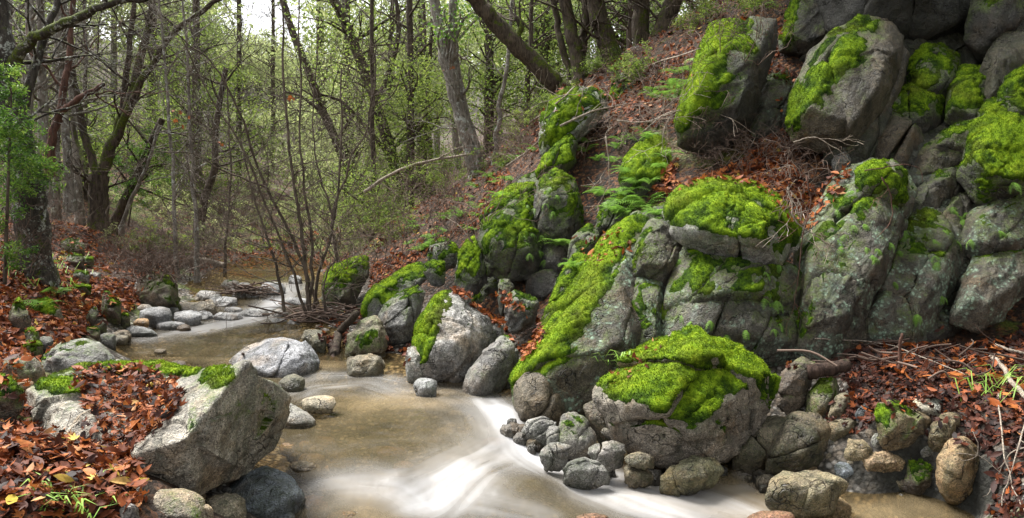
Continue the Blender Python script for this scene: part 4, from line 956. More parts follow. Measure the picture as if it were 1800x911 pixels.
def drop(poly, n, rs, dlim, nzmin=.35, top=9.0, layer=.03, offrock=.75):
    poly = np.array(poly, float)
    c = []
    for x, y in poly:
        for d in dlim: c.append(P(x, y, d))
    c = np.array(c); lo, hi = c.min(0), c.max(0)
    out, nn = [], []; tries = 0
    while len(out) < n and tries < n * 60:
        m = 400; tries += m
        xs = rs.uniform(lo[0], hi[0], m); ys = rs.uniform(lo[1], hi[1], m)
        pts, ns = [], []
        for x, y in zip(xs, ys):
            h = BVH.ray_cast(Vector((x, y, top)), Vector((0, 0, -1)), 30)
            if h[0] is None or h[1].z < nzmin: continue
            pts.append(h[0][:]); ns.append(h[1][:])
        if not pts: continue
        pts = np.array(pts); X, Y, D = proj(pts)
        onrock = (pts[:, 2] > ground_h(pts[:, :2]) + .05) & (rs.rand(len(pts)) < offrock)
        ok = ~onrock & inpoly(poly, X, Y) & (D > dlim[0] - .3) & (D < dlim[1] + .3)
        wl_ = water_h(pts[:, :2]); ok &= (pts[:, 2] > wl_ + .015) | (pts[:, 0] > 4.3) | (pts[:, 1] > 15)
        out += list(pts[ok]); nn += list(np.array(ns)[ok])
    out, nn = np.array(out[:n]), np.array(nn[:n])
    if len(out): out = out + nn * rs.uniform(.003, layer, (len(out), 1))
    return out, nn

def litter_patch(name, label, jobs, seed):
    rs = np.random.RandomState(seed); V, Fs, T = [], [], []; off = 0
    for poly, n, dlim, smin, smax, shapes, tmu, tsd, kw in jobs:
        p, nn = drop(poly, n, rs, dlim, **kw)
        if not len(p): print('no leaves', poly[:2]); continue
        tone = np.clip(rs.normal(tmu, tsd, len(p)), 0, 1)
        v, f, t_ = leaf_batch(p, nn, rs.uniform(smin, smax, len(p)), rs, shapes, tone)
        V.append(v); Fs.append(f + off); T.append(t_); off += len(v)
    o = link(name, raw_mesh(name, np.concatenate(V), np.concatenate(Fs), dict(tone=np.concatenate(T))), M['litter'])
    tag(o, label, 'fallen leaves', kind='stuff'); return o
FR = [(0,765),(55,775),(140,768),(165,735),(125,690),(140,660),(230,648),(255,650),(290,665),(322,690),(325,715),(290,748),(262,772),(238,800),(258,870),(235,911),(120,911),(0,911)]
FRtop = [(128,665),(150,655),(235,645),(262,655),(300,672),(322,690),(318,715),(280,755),(238,795),(170,740),(140,700)]
litter_patch('fallen_leaves', 'red brown maple leaves heaped on and below the big front boulder', [
    (FR, 1900, (3.0, 5.6), .035, .105, LSH, .40, .25, dict(layer=.07, offrock=0)), (FRtop, 800, (4.0, 5.6), .035, .09, LSH, .44, .24, dict(layer=.05, offrock=0)),
    ([(0,800),(240,800),(240,911),(0,911)], 600, (3.0, 4.6), .06, .125, LSH, .48, .24, dict(layer=.10))], 1)
litter_patch('fallen_leaves', 'dark wet leaves with orange ones on the floor at the right', [
    ([(1420,640),(1470,610),(1600,590),(1700,560),(1800,490),(1800,760),(1740,780),(1690,720),(1640,715),(1530,745),(1490,735),(1480,660)], 3200, (4.6, 7.6), .045, .10, LSH, .20, .17, dict(layer=.05)),
    ([(1440,690),(1640,690),(1760,760),(1740,800),(1640,770),(1460,760)], 500, (4.4, 6.6), .04, .09, LSH, .18, .16, {}),
    ([(1500,620),(1800,540),(1800,760),(1700,720),(1560,690)], 200, (4.6, 7.6), .08, .15, LSH, .66, .1, dict(layer=.08)),
    ([(1790,480),(2200,560),(2250,911),(1790,911)], 1300, (4.0, 7.4), .045, .10, LSH, .24, .2, {}),
    ([(1740,780),(1800,740),(1800,911),(1740,911)], 200, (3.8, 5.2), .05, .10, LSH, .22, .15, {})], 2)
litter_patch('fallen_leaves', 'red leaves lying deep on the ledge above the layered stack', [
    ([(1140,330),(1190,280),(1270,255),(1360,245),(1440,262),(1500,290),(1480,340),(1430,400),(1390,400),(1340,340),(1260,318),(1170,345)], 2000, (6.6, 9.6), .06, .12, LSH, .52, .2, dict(layer=.05)),
    ([(1340,60),(1400,90),(1400,260),(1330,270)], 350, (8, 10.5), .06, .11, LSH, .40, .2, {}),
    ([(1060,130),(1220,80),(1240,100),(1190,220),(1080,240)], 1300, (8.5, 12), .05, .12, LSH, .45, .22, {}), ([(900,140),(1060,20),(1240,-40),(1420,-60),(1380,60),(1250,60),(1180,110),(1060,180),(940,260)], 2600, (9, 17), .07, .15, LSH, .44, .22, {})], 3)
litter_patch('fallen_leaves', 'red leaves filling the chute between the outcrop and the grey boulders', [
    ([(785,500),(830,490),(870,500),(945,560),(965,590),(930,640),(900,600),(860,560),(800,520)], 1100, (6.4, 9.2), .05, .10, LSH, .55, .17, dict(layer=.05, offrock=.3)),
    ([(655,460),(740,440),(800,400),(850,350),(860,310),(900,300),(850,400),(790,420),(720,470),(650,510)], 1200, (8, 13.5), .06, .11, LSH, .5, .2, {}),
    ([(560,590),(610,560),(610,650),(575,660)], 300, (7, 9), .05, .09, LSH, .3, .17, {}), ([(676,590),(720,590),(720,650),(680,660)], 220, (6.8, 8.6), .05, .09, LSH, .35, .17, {}),
    ([(500,560),(560,545),(640,545),(640,570),(560,580)], 350, (8.2, 11), .05, .09, LSH, .4, .2, {}),
    ([(1000,420),(1110,400),(1110,440),(1050,480)], 200, (6.3, 9), .05, .10, LSH, .5, .2, dict(offrock=0)), ([(1060,640),(1160,600),(1160,650),(1080,680)], 120, (5.4, 7), .05, .09, LSH, .5, .2, {}),
    ([(1280,590),(1380,610),(1400,650),(1350,640)], 120, (5.4, 7), .05, .09, LSH, .45, .2, {})], 4)
litter_patch('fallen_leaves', 'red leaves covering the left bank under the trees', [
    ([(0,440),(60,470),(140,480),(260,500),(240,540),(170,580),(60,640),(0,700)], 4200, (4.6, 11), .06, .12, LSH, .50, .2, {}),
    ([(0,380),(170,400),(330,440),(300,500),(130,470),(0,450)], 4200, (8, 20), .07, .13, LSH, .52, .2, {}),
    ([(-350,450),(0,440),(0,911),(-350,911)], 2200, (3.6, 9), .05, .11, LSH, .46, .22, {}),
    ([(0,600),(60,640),(60,760),(0,780)], 500, (4, 6.4), .06, .11, LSH, .45, .2, {})], 5)
litter_patch('fallen_leaves', 'brown leaves over the wooded slope behind the outcrop', [
    ([(600,480),(700,380),(850,300),(900,200),(1060,100),(1060,160),(960,250),(930,300),(850,330),(740,440),(650,500)], 4200, (9, 20), .07, .15, LSH, .46, .22, {}),
    ([(330,440),(600,400),(620,480),(340,490)], 2600, (10, 24), .08, .14, LSH, .45, .2, {})], 6)

# ------------------------------------------------------------------ wood: tubes
class Wood:
    def __init__(s): s.V, s.F, s.T, s.n = [], [], [], 0
    def tube(s, pts, rad, sides=6, tone=0.0, knob=0.0):
        pts = np.asarray(pts, float); rad = np.asarray(rad, float); n = len(pts)
        tg = np.gradient(pts, axis=0); tg /= np.linalg.norm(tg, axis=1, keepdims=True) + 1e-9
        ref = np.array([.31, .2, .93]) if abs(tg[:, 2]).mean() < .8 else np.array([.9, .3, .1])
        a = np.cross(tg, ref); a /= np.linalg.norm(a, axis=1, keepdims=True) + 1e-9; b = np.cross(tg, a)
        th = np.linspace(0, 2 * math.pi, sides, endpoint=False)
        R_ = rad[:, None] * np.ones(sides)
        if knob: R_ = R_ * (1 + knob * _hash(np.arange(n)[:, None] + s.n, np.arange(sides)[None] + 0 * s.n, np.zeros((n, sides), np.int64), 3))
        v = pts[:, None] + R_[:, :, None] * (np.cos(th)[None, :, None] * a[:, None] + np.sin(th)[None, :, None] * b[:, None])
        i = np.arange(n * sides).reshape(n, sides); j = np.roll(i, -1, axis=1)
        s.F.append(np.stack([i[:-1], j[:-1], j[1:], i[1:]], -1).reshape(-1, 4) + s.n)
        s.V.append(v.reshape(-1, 3)); s.T.append(np.repeat(np.broadcast_to(tone, (n,)), sides)); s.n += n * sides
    def mesh(s, name, attr='moss'):
        return raw_mesh(name, np.concatenate(s.V), np.concatenate(s.F), {attr: np.concatenate(s.T)})

def spline(pts, k=6):
    pts = np.asarray(pts, float)
    if len(pts) < 3: 
        t = np.linspace(0, 1, k + 1)[:, None]; return pts[0] * (1 - t) + pts[-1] * t
    q = np.vstack([2 * pts[0] - pts[1], pts, 2 * pts[-1] - pts[-2]]); out = []
    for i in range(1, len(q) - 2):
        t = np.linspace(0, 1, k, endpoint=False)[:, None]; a, b, c, d = q[i - 1], q[i], q[i + 1], q[i + 2]
        out.append(.5 * (2 * b + (c - a) * t + (2 * a - 5 * b + 4 * c - d) * t ** 2 + (3 * b - a - 3 * c + d) * t ** 3))
    out.append(pts[-1:]); return np.vstack(out)

def wob(pts, amp, rs):
    n = len(pts); w = fbm(np.c_[np.arange(n) * .35, np.full(n, rs.randint(999)), np.zeros(n)], 3, 1), fbm(np.c_[np.arange(n) * .35, np.full(n, rs.randint(999)), np.ones(n)], 3, 2), fbm(np.c_[np.arange(n) * .35, np.full(n, rs.randint(999)), np.ones(n) * 2], 3, 3)
    f = np.minimum(np.arange(n) / 3.0, 1)[:, None]
    return pts + amp * f * np.stack(w, 1)

def limb(w, p0, dr, L, r, rs, level, tips, up=.12, sides=4, tone=.2, ratio=.6, nch=(3, 5), curl=.5, rmin=.0025):
    n = max(4, int(4 + L * 2)); pts = [np.array(p0)]; d = dr / np.linalg.norm(dr)
    for i in range(n):
        d = d + rs.normal(size=3) * curl / n * 1.6 + np.array([0, 0, up / n]); d /= np.linalg.norm(d)
        pts.append(pts[-1] + d * L / n)
    pts = np.array(pts); rad = np.maximum(r * np.linspace(1, .35, n + 1), rmin)
    w.tube(pts, rad, sides if level > 0 else 3, tone)
    if level <= 0:
        tips.append(pts[-1]); tips.append(pts[n // 2]); return
    for k in range(rs.randint(*nch) + 1):
        t = rs.uniform(.25, 1.0) if k else 1.0
        i = min(int(t * n), n - 1); bd = pts[i + 1] - pts[i]; bd /= np.linalg.norm(bd)
        sd = rs.normal(size=3); sd -= bd * (sd @ bd); sd /= np.linalg.norm(sd)
        limb(w, pts[i + 1], bd * rs.uniform(.5, 1) + sd * rs.uniform(.5, .9), L * ratio * rs.uniform(.7, 1.15), rad[i + 1] * .72, rs, level - 1, tips, up, max(3, sides - 1), tone * .7, ratio, nch, curl, rmin)

def leaf_quads(cent, size, rs, tone, flat=0.0, aspect=1.9, droop=0.0):
    n = len(cent)
    nn = rs.normal(size=(n, 3)); nn[:, 2] = np.abs(nn[:, 2]) + flat; nn /= np.linalg.norm(nn, axis=1, keepdims=True)
    a = rs.normal(size=(n, 3)); a[:, 2] -= droop; a -= nn * (a * nn).sum(1, keepdims=True); a /= np.linalg.norm(a, axis=1, keepdims=True) + 1e-9
    b = np.cross(nn, a); L = (size * rs.uniform(.6, 1.25, n))[:, None]; W = L / aspect
    v = np.stack([cent - a * L * .5, cent + b * W * .5 + nn * L * .06, cent + a * L * .5 - nn * L * .05, cent - b * W * .5 + nn * L * .06], 1)
    return v.reshape(-1, 3), np.arange(n * 4).reshape(n, 4), np.repeat(tone, 4)

def foliage(cl, per, spread, size, rs, tmu=.5, tsd=.2, flat=.3, aspect=1.9, droop=0, cl_tone=.16):
    """leaf clumps round the points cl"""
    cl = np.asarray(cl); n = len(cl)
    tone0 = rs.normal(0, cl_tone, n) + .12 * fbm(cl * .8, 2, 5)
    idx = np.repeat(np.arange(n), np.maximum(1, rs.poisson(per, n)))
    off = rs.normal(size=(len(idx), 3)) * spread * np.array([1, 1, .55])
    c = cl[idx] + off
    tone = np.clip(tmu + tone0[idx] + rs.normal(0, tsd, len(idx)) , 0, 1)
    return leaf_quads(c, size, rs, tone, flat, aspect, droop)

def tree(name, label, stems, bark, crown=None, cat='tree', group=None, seed=0, twigs=10, twig_len=1.2, tw_level=2, base=None, sides=10, knob=.06, wobble=.04, crown_name='crown', twz=(.35, 1), hang=.12):
    """stems: list of (photo polyline, distance(s), r0, r1, mossiness); crown: dict(blobs=[(px,py,rx,ry,d,n)], mat, size, per, spread)"""
    rs = np.random.RandomState(seed + 100)
    w = Wood(); tw = Wood(); tips = []; lines = []
    for poly, d, r0, r1, ms in stems:
        dd = np.broadcast_to(np.linspace(d[0], d[1], len(poly)) if hasattr(d, '__len__') else d, (len(poly),))
        pts = spline([P(x, y, q) for (x, y), q in zip(poly, dd)], 7)
        pts = wob(pts, wobble, rs)
        n = len(pts); rad = r0 + (r1 - r0) * np.linspace(0, 1, n) ** .8
        lines.append((pts, rad))
        fl = np.zeros(n)
        if poly[0][1] > 60 and len(lines) == 1:
            e = pts[0] - np.array([0, 0, .35]); pts = np.vstack([e, pts]); rad = np.r_[rad[0] * 1.5, rad]; rad[1] *= 1.22; rad[2] *= 1.08
            n += 1
        w.tube(pts, rad, sides, np.linspace(ms, ms * .6, n), knob)
    for k in range(twigs):
        pts, rad = lines[rs.randint(len(lines))]
        i = int(rs.uniform(*twz) * (len(pts) - 2)); tg = pts[i + 1] - pts[i]; tg /= np.linalg.norm(tg) + 1e-9
        sd = rs.normal(size=3); sd -= tg * (sd @ tg); sd /= np.linalg.norm(sd)
        limb(tw, pts[i], tg * rs.uniform(.2, .8) + sd, twig_len * rs.uniform(.5, 1.3), min(rad[i] * .45, .03), rs, tw_level, tips, up=hang, tone=.25)
    cl = []
    if crown:
        for px, py, rx, ry, d, nc in crown['blobs']:
            c = P(px, py, d); sx, sz = rx / F * d, ry / F * d
            u = rs.normal(size=(nc, 3)); u /= np.linalg.norm(u, axis=1, keepdims=True); u *= rs.uniform(.25, 1, (nc, 1)) ** .5
            q = c + u * np.array([sx, (sx + sz) / 2, sz]); cl.append(q)
            for e in q[::max(1, nc // 7)]:
                best = min(lines, key=lambda l: np.linalg.norm(l[0] - e, axis=1).min()); i = np.linalg.norm(best[0] - e - np.array([0, 0, -.5]), axis=1).argmin()
                s0 = best[0][i]; mid = (s0 + e) / 2 + np.array([0, 0, .12]) * np.linalg.norm(e - s0) + rs.normal(size=3) * .08
                w_ = spline([s0, mid, e], 4); tw.tube(w_, np.linspace(min(best[1][i] * .5, .035), .006, len(w_)), 4, .2)
        if crown.get('tips') and tips: cl.append(np.array(tips))
        cl = np.concatenate(cl)
    root = bpy.data.objects.new(name, None)
    root.location = lines[0][0][0] if base is None else base
    COL.objects.link(root); tag(root, label, cat, group)
    org = np.array(root.location)
    for nm, wd, mt in (('trunk', w, bark), ('branches', tw, bark)):
        if wd.n:
            me = wd.mesh(nm); me.transform(__import__('mathutils').Matrix.Translation(Vector(-org)))
            link(nm, me, M[mt], parent=root)
    if crown:
        v, f, t_ = foliage(cl, crown.get('per', 26), crown.get('spread', .24), crown.get('size', .09), rs, crown.get('tone', .5), crown.get('tsd', .17), crown.get('flat', .3), crown.get('aspect', 1.9), crown.get('droop', 0))
        link('crown', raw_mesh('crown', v - org, f, dict(tone=t_), smooth=False), M[crown.get('mat', 'green')], parent=root)
    return root
# ------------------------------------------------------------------ trees one can tell apart
def up(px, d, y0, rr, lean=0, r1=None, ms=.3): return ([(px, y0), (px + lean * .35, y0 * .6), (px + lean * .7, y0 * .25), (px + lean, -60)], d, rr, r1 or rr * .6, ms)
tree('tree', 'thick dark trunk with white lichen and moss at its foot, left edge of the bank', [
    ([(60,480),(57,400),(46,320),(30,230),(12,130),(-5,30),(-20,-60)], 8.5, .20, .12, .35), ([(14,140),(40,88),(70,60),(120,38),(165,15),(215,4),(260,-2)], (8.5, 7.8), .075, .03, .75), ([(30,230),(60,120),(95,20),(110,-50)], (8.5, 9), .06, .03, .4)],
    'bark_left', seed=1, twigs=14, twig_len=.9)
tree('tree', 'mossy tree forking into several dark stems on the left bank', [
    ([(172,415),(173,360),(174,310)], 14, .19, .17, .5), ([(174,315),(200,250),(222,190),(245,110),(262,40),(270,-40)], 14, .12, .05, .6), ([(200,255),(238,165),(285,85),(325,40),(370,8),(420,-20)], (14, 13), .08, .035, .65),
    ([(174,315),(155,262),(140,200),(128,130),(112,60),(98,-30)], 14, .085, .04, .45), ([(172,350),(150,300),(135,250),(120,180)], (14, 14.6), .05, .03, .6), ([(215,215),(222,120),(232,40),(236,-30)], 14.2, .07, .04, .3)],
    'bark_dark', seed=2, twigs=26, twig_len=1.3)
tree('dead_tree', 'reddish dead trunk with a broken side limb on the left', [
    ([(86,268),(98,220),(108,190),(116,130),(125,60),(132,-20)], 10.5, .065, .035, .1), ([(106,198),(135,178),(160,163),(182,151)], 10.4, .05, .03, .1), ([(150,168),(200,163),(260,166),(310,158)], 10.4, .012, .004, 0)], 'bark_red', seed=3, twigs=6, twig_len=.6, cat='dead tree')
for i, (px, d, y0, rr, ln, lb) in enumerate([(78, 13, 330, .10, -6, 'straight pale trunk just right of the dark lichened trunk'), (122, 13.5, 340, .085, -24, 'pale spotted trunk leaning left beside the reddish dead trunk'),
      (46, 12.5, 300, .10, 6, 'grey trunk behind the dark lichened trunk at the left edge'), (140, 16, 370, .08, -30, 'thin grey trunk left of the forking mossy tree'), (98, 15, 360, .07, 8, 'slender lichened trunk between the pale trunks on the left'), (20, 14, 360, .11, -8, 'grey trunk farthest left in the wood')]):
    tree('tree', lb, [up(px, d, y0, rr, ln)], 'bark_pale', seed=10 + i, twigs=12, twig_len=1.1)
tree('tree', 'dark trunk leaning right behind the forking mossy tree', [([(200,395),(225,340),(250,290),(285,210)], 15.5, .12, .07, .4)], 'bark_dark', seed=20, twigs=8)
tree('tree', 'thin grey stem crossing the leaning dark trunk on the left', [([(213,400),(235,340),(262,285),(280,220)], 15, .045, .03, .2)], 'bark_pale', seed=21, twigs=5)
tree('tree', 'dark crooked trunk in the hollow behind the twigs', [([(350,395),(360,345),(376,295),(380,220),(395,120)], 17, .11, .06, .2)], 'bark_dark', seed=22, twigs=10)
tree('tree', 'slim grey sapling trunk standing left of the creek bend', [([(312,488),(310,420),(304,330),(300,230),(290,120),(280,0)], 12.6, .045, .018, .2)], 'bark_pale', seed=23, twigs=18, twig_len=.9, cat='sapling')
tree('tree', 'pale straight sapling trunk beside the creek bend', [([(347,492),(346,420),(340,330),(334,230),(330,120),(322,0)], 12.4, .05, .02, .1)], 'bark_pale', seed=24, twigs=20, twig_len=.9, cat='sapling')
tree('tree', 'thin dark bare sapling right of the pale sapling', [([(395,478),(398,420),(405,340),(402,240),(398,140)], 13.6, .03, .012, .1)], 'bark_twig', seed=25, twigs=18, twig_len=.8, cat='sapling')
# sapling clump on its mound
tree('bare_sapling', 'many stemmed bare sapling with fine twigs on the mound in midstream', [
    ([(545,562),(540,500),(532,430),(520,350),(508,250),(500,140),(496,0),(494,-40)], 9.5, .032, .010, .3), ([(543,560),(548,480),(545,400),(530,280),(528,150),(525,0)], 9.55, .026, .009, .3), ([(541,560),(512,470),(478,390),(430,270),(370,170),(320,70)], (9.5, 8.8), .022, .007, .3),
    ([(500,548),(488,480),(462,400),(440,320),(420,240)], 9.45, .024, .007, .3), ([(552,560),(560,480),(585,400),(598,250),(602,120)], 9.7, .026, .010, .3), ([(572,555),(568,500),(590,455)], 9.4, .018, .008, .2)],
    'bark_twig', seed=30, twigs=64, twig_len=1.0, tw_level=2, cat='sapling', wobble=.03, twz=(.2, 1))
tree('bare_sapling', 'arching bare sapling reaching left over the creek', [([(560,540),(520,430),(470,330),(420,200),(370,110),(310,60)], (10.6, 9.4), .028, .008, .2), ([(470,330),(400,300),(330,270),(250,262)], (9.8, 9.2), .014, .005, .1), ([(520,430),(470,420),(400,390),(350,385)], (10, 9.4), .012, .004, .1)], 'bark_twig', seed=31, twigs=36, twig_len=.9, cat='sapling')
tree('bare_sapling', 'bare sapling leaning right beside the bright mossy boulder', [([(600,520),(592,440),(585,380),(610,300),(650,200),(660,80)], 11.5, .028, .010, .2), ([(585,380),(560,300),(550,180),(560,60)], 11.5, .018, .008, .2)], 'bark_twig', seed=32, twigs=26, twig_len=.9, cat='sapling')
# right of centre
tree('oak_tree', 'dark leaning trunk with crooked limbs right of the sky gap', [([(705,385),(700,330),(682,255),(655,165),(622,75),(582,-10)], 16, .15, .10, .4), ([(690,280),(640,220),(600,180),(560,165)], (16, 15), .06, .02, .3), ([(660,180),(690,110),(700,40),(690,-30)], 16, .07, .04, .3), ([(622,75),(660,50),(720,10)], 16, .05, .02, .3)],
    'bark_dark', crown=dict(blobs=[(640,110,110,90,16,60),(720,170,80,70,16.5,60),(600,40,90,60,15.5,30)], size=.075, per=30, spread=.26, mat='green', tone=.62), seed=40, twigs=16)
tree('oak_tree', 'dark slanting trunk at the edge of the sky gap', [([(640,330),(605,280),(572,205),(540,120),(505,30),(490,-40)], 18, .12, .08, .3), ([(572,205),(530,170),(500,160)], 18, .05, .02, .2), ([(590,250),(640,170),(650,90)], 18, .05, .03, .2)],
    'bark_dark', crown=dict(blobs=[(600,120,60,80,18,24),(650,260,80,60,18,40)], size=.085, per=24, spread=.28, tone=.66, mat='pale'), seed=41, twigs=14)
tree('tree', 'twin pale trunks rising side by side from the slope, one hollowed', [([(838,310),(828,275),(812,215),(793,150),(778,80),(762,0),(755,-50)], 12.8, .125, .085, .35), ([(845,305),(835,255),(815,190),(803,120),(796,50),(795,-50)], 13, .10, .07, .25), ([(838,300),(836,250),(806,180),(792,120)], 12.75, .05, .035, .0)],
    'bark_pale', crown=dict(blobs=[(785,55,22,18,12.4,8),(820,20,50,30,12.8,14)], size=.075, per=18, spread=.18, mat='bright', tone=.62), seed=42, twigs=9, twig_len=1.0)
tree('tree', 'slender crooked pale stem standing alone on the slope', [([(868,302),(872,250),(880,205),(878,180),(890,130),(898,60),(900,-40)], 12.3, .045, .03, .1)], 'bark_pale', seed=43, twigs=4, twig_len=.6)
tree('tree', 'very mossy trunk slanting up to the left from the outcrop top', [([(1000,172),(975,145),(935,105),(892,62),(860,28),(826,-8),(780,-60)], (11.4, 10.8), .155, .11, .55), ([(905,70),(915,50),(908,30)], 11.1, .06, .04, .7)], 'bark_dark', seed=44, twigs=5, twig_len=.8)
tree('tree', 'clump of three dark mossy stems left of the fat trunk', [([(1022,145),(1012,90),(1000,40),(985,-40)], 13, .15, .10, .55), ([(1018,140),(1022,90),(1030,40),(1030,-40)], 13.2, .09, .06, .5), ([(1005,140),(992,90),(978,30),(965,-40)], 13.1, .07, .05, .5)], 'bark_dark', seed=45, twigs=8)
tree('tree', 'fat dark trunk beside the clump of three stems', [([(1082,115),(1066,70),(1050,20),(1036,-50)], 13, .19, .15, .6)], 'bark_dark', crown=dict(blobs=[(1000,-220,260,120,12.5,90),(1250,-200,200,120,12.5,90)], size=.10, per=24, spread=.34), seed=46, twigs=6)
tree('tree', 'dark upright trunk with moss on its left edge above the slope', [([(1128,100),(1127,50),(1126,0),(1124,-60)], 13.4, .17, .15, .55)], 'bark_dark', crown=dict(blobs=[(1120,-260,220,120,13,80)], size=.10, per=24, spread=.34), seed=47, twigs=5)
tree('tree', 'dark trunk leaning right beside the upright mossy edged trunk', [([(1152,98),(1165,50),(1182,5),(1205,-60)], 13.2, .18, .15, .5)], 'bark_dark', crown=dict(blobs=[(1300,-260,220,130,12.5,90)], size=.10, per=24, spread=.34), seed=48, twigs=5)
tree('tree', 'added canopy tree, out of view, shading the overhanging rock', [([(1650,-80),(1640,-180),(1620,-300)], 11.5, .2, .15, .4)], 'bark_dark', crown=dict(blobs=[(1290,-370,170,130,10.3,330),(1520,-400,230,150,10,330),(1750,-330,250,150,9.8,200)], size=.11, per=26, spread=.36), seed=49, twigs=4)  # unseen tree added; crown placed to cast shade on the top right rocks
for i, (px, d, y0, rr, ln, lb) in enumerate([(760, 19, 330, .07, -18, 'thin dark trunk behind the twin pale trunks'), (742, 17, 345, .06, 22, 'thin leaning trunk in the leaves left of the twin pale trunks'), (925, 18, 225, .08, 12, 'thin dark trunk behind the slanting mossy trunk'), (950, 20, 200, .06, -10, 'slim grey trunk left of the clump of three stems'),
      (1105, 17, 120, .08, 4, 'thin trunk in the dark wood between the fat trunk and the upright one'), (680, 21, 350, .09, 10, 'straight trunk deep in the green leaves right of centre'), (1230, 15, 70, .07, 8, 'thin dark trunk above the tall glowing mossy boulder')]):
    tree('tree', lb, [up(px, d, y0, rr, ln)], 'bark_dark', crown=dict(blobs=[(px + ln, 90, 75, 120, d, 30), (px - 40, 200, 60, 60, d, 16)] if px < 1000 else [(px, -40, 110, 70, d, 20)], size=.085, per=24, spread=.3, tone=.5), seed=50 + i, twigs=8)
# broken branch leaning on the twin trunks
# bright evergreen spray at left edge
def sapling_sprays(name, label, px, d, ybase, clumps, mat, seed, size=.05, stem=.02):
    rs = np.random.RandomState(seed); w = Wood(); cl = []
    lo = P(px, ybase, d); hi = P(clumps[0][0], clumps[0][1], d); st = spline([lo, (lo + hi) / 2 + rs.normal(size=3) * .08, hi], 8)
    w.tube(st, np.linspace(stem, stem * .4, len(st)), 5, .1)
    V, Fs, T = [], [], []; off = 0
    for cx, cy, rx, n in clumps:
        c = P(cx, cy, d + rs.uniform(-.4, .4)); i = np.abs(st[:, 2] - c[2]).argmin()
        w.tube(spline([st[i], (st[i] + c) / 2 + np.array([0, 0, .06]), c], 4), np.linspace(stem * .5, .003, 9), 4, .1)
        R0 = rx / F * d
        for k in range(n):                              # loose drooping sprays
            c2 = c + rs.normal(size=3) * np.array([.45, .45, .30]) * R0
            a = rs.uniform(0, 6.28); L = R0 * rs.uniform(.35, .8); e = c2 + np.array([math.cos(a) * L, math.sin(a) * L, rs.uniform(-.7, .25) * L])
            q = np.linspace(0, 1, 12)[:, None] * (e - c2) + c2; q[:, 2] -= .25 * L * np.linspace(0, 1, 12) ** 2
            w.tube(q[::4], np.linspace(.004, .002, len(q[::4])), 3, .1)
            qq = np.repeat(q[1:], 5, axis=0) + rs.normal(size=(55, 3)) * np.array([.035, .035, .028])
            v, f, t_ = leaf_quads(qq, size, rs, np.clip(.55 + rs.normal(0, .18, 55) + rs.normal() * .2, 0, 1), .5, 3.2, .3)
            V.append(v); Fs.append(f + off); T.append(t_); off += len(v)
    root = bpy.data.objects.new(name, None); root.location = lo; COL.objects.link(root); tag(root, label, 'shrub', 'bushes in the understory beyond the creek' if 'understory' in label else None)
    link('stem', raw_mesh('stem', np.concatenate(w.V) - lo, np.concatenate(w.F), dict(moss=np.concatenate(w.T))), M['bark_twig'], root)
    link('foliage', raw_mesh('foliage', np.concatenate(V) - lo, np.concatenate(Fs), dict(tone=np.concatenate(T)), smooth=False), M[mat], root)
sapling_sprays('evergreen_shrub', 'bright green evergreen with drooping sprays in front of the dark lichened trunk', 8, 7.6, 500, [(20,165,30,11),(10,215,45,18),(45,225,35,12),(20,265,60,24),(60,285,45,20),(15,320,50,22),(25,440,40,10),(5,120,40,10),(0,380,40,14)], 'bright', 5)
sapling_sprays('evergreen_shrub', 'leafy evergreen shrub right of the forking mossy tree', 225, 15.5, 400, [(240,300,40,16),(215,330,40,14),(270,330,40,14),(250,260,40,14),(215,270,30,10)], 'bright', 6, size=.07)

for i, (lb, px, y0, d, cl_) in enumerate([('low leafy shrub on the slope right of the twin pale trunks', 935, 235, 13, [(930,200,40,14),(950,175,40,14),(905,215,36,10)]), ('low leafy shrub in front of the fat dark trunk', 1075, 130, 12.4, [(1075,100,40,12),(1100,120,34,10),(1050,115,30,9)]),
    ('leafy bush at the top between trunks and the tall boulder', 1240, 45, 11.5, [(1240,10,50,14),(1270,30,40,10),(1205,30,40,10)]), ('straggling green bush at the foot of the slope in the middle', 690, 420, 12.6, [(690,385,45,16),(720,400,40,12),(660,400,40,12)]),
    ('green bush on the slope left of the twin pale trunks', 780, 330, 13.2, [(780,290,45,16),(800,310,36,10),(755,300,40,12)]), ('green shrub above the little mossy rock on the slope', 1120, 140, 11.2, [(1115,105,44,12),(1140,125,34,10),(1090,125,36,10)]), ('green shrub at the top of the slope beside the tall boulder', 1330, 30, 10.6, [(1320,5,50,12),(1355,15,34,8)]), ('low green shrub on the slope below the three dark stems', 1000, 190, 12, [(985,165,36,10),(1015,180,30,8)]), ('green shrub between the leaning trunk foot and the crooked stem', 920, 270, 12.6, [(920,245,46,14),(945,262,30,8)]), ('small bush below the slender crooked stem', 875, 300, 12, [(880,275,34,10),(900,285,30,8)])]):
    sapling_sprays('leafy_shrub', lb, px, d, y0, cl_, 'green', 400 + i, size=.055, stem=.012)

for i, (lb, px, y0, d, cl_, mt) in enumerate([('pale green bush in the hollow behind the pale sapling', 380, 440, 17, [(370,400,50,14),(400,415,46,12),(345,420,40,10)], 'pale'), ('green bush behind the far bend of the creek', 470, 455, 18, [(460,415,50,14),(490,425,46,12),(440,435,36,10)], 'green'),
    ('pale bush between the saplings and the wooded slope', 590, 450, 15, [(590,415,44,14),(620,425,40,12),(570,430,34,10)], 'pale'), ('green bush behind the large dark mossy boulder', 270, 450, 14, [(265,415,46,14),(295,425,40,12),(245,430,30,8)], 'green'), ('low yellow green bush on the left leafy slope', 205, 440, 13.5, [(205,415,36,10),(225,425,30,8)], 'pale')]):
    sapling_sprays('leafy_shrub', lb, px, d, y0, cl_, mt, 430 + i, size=.07, stem=.014)

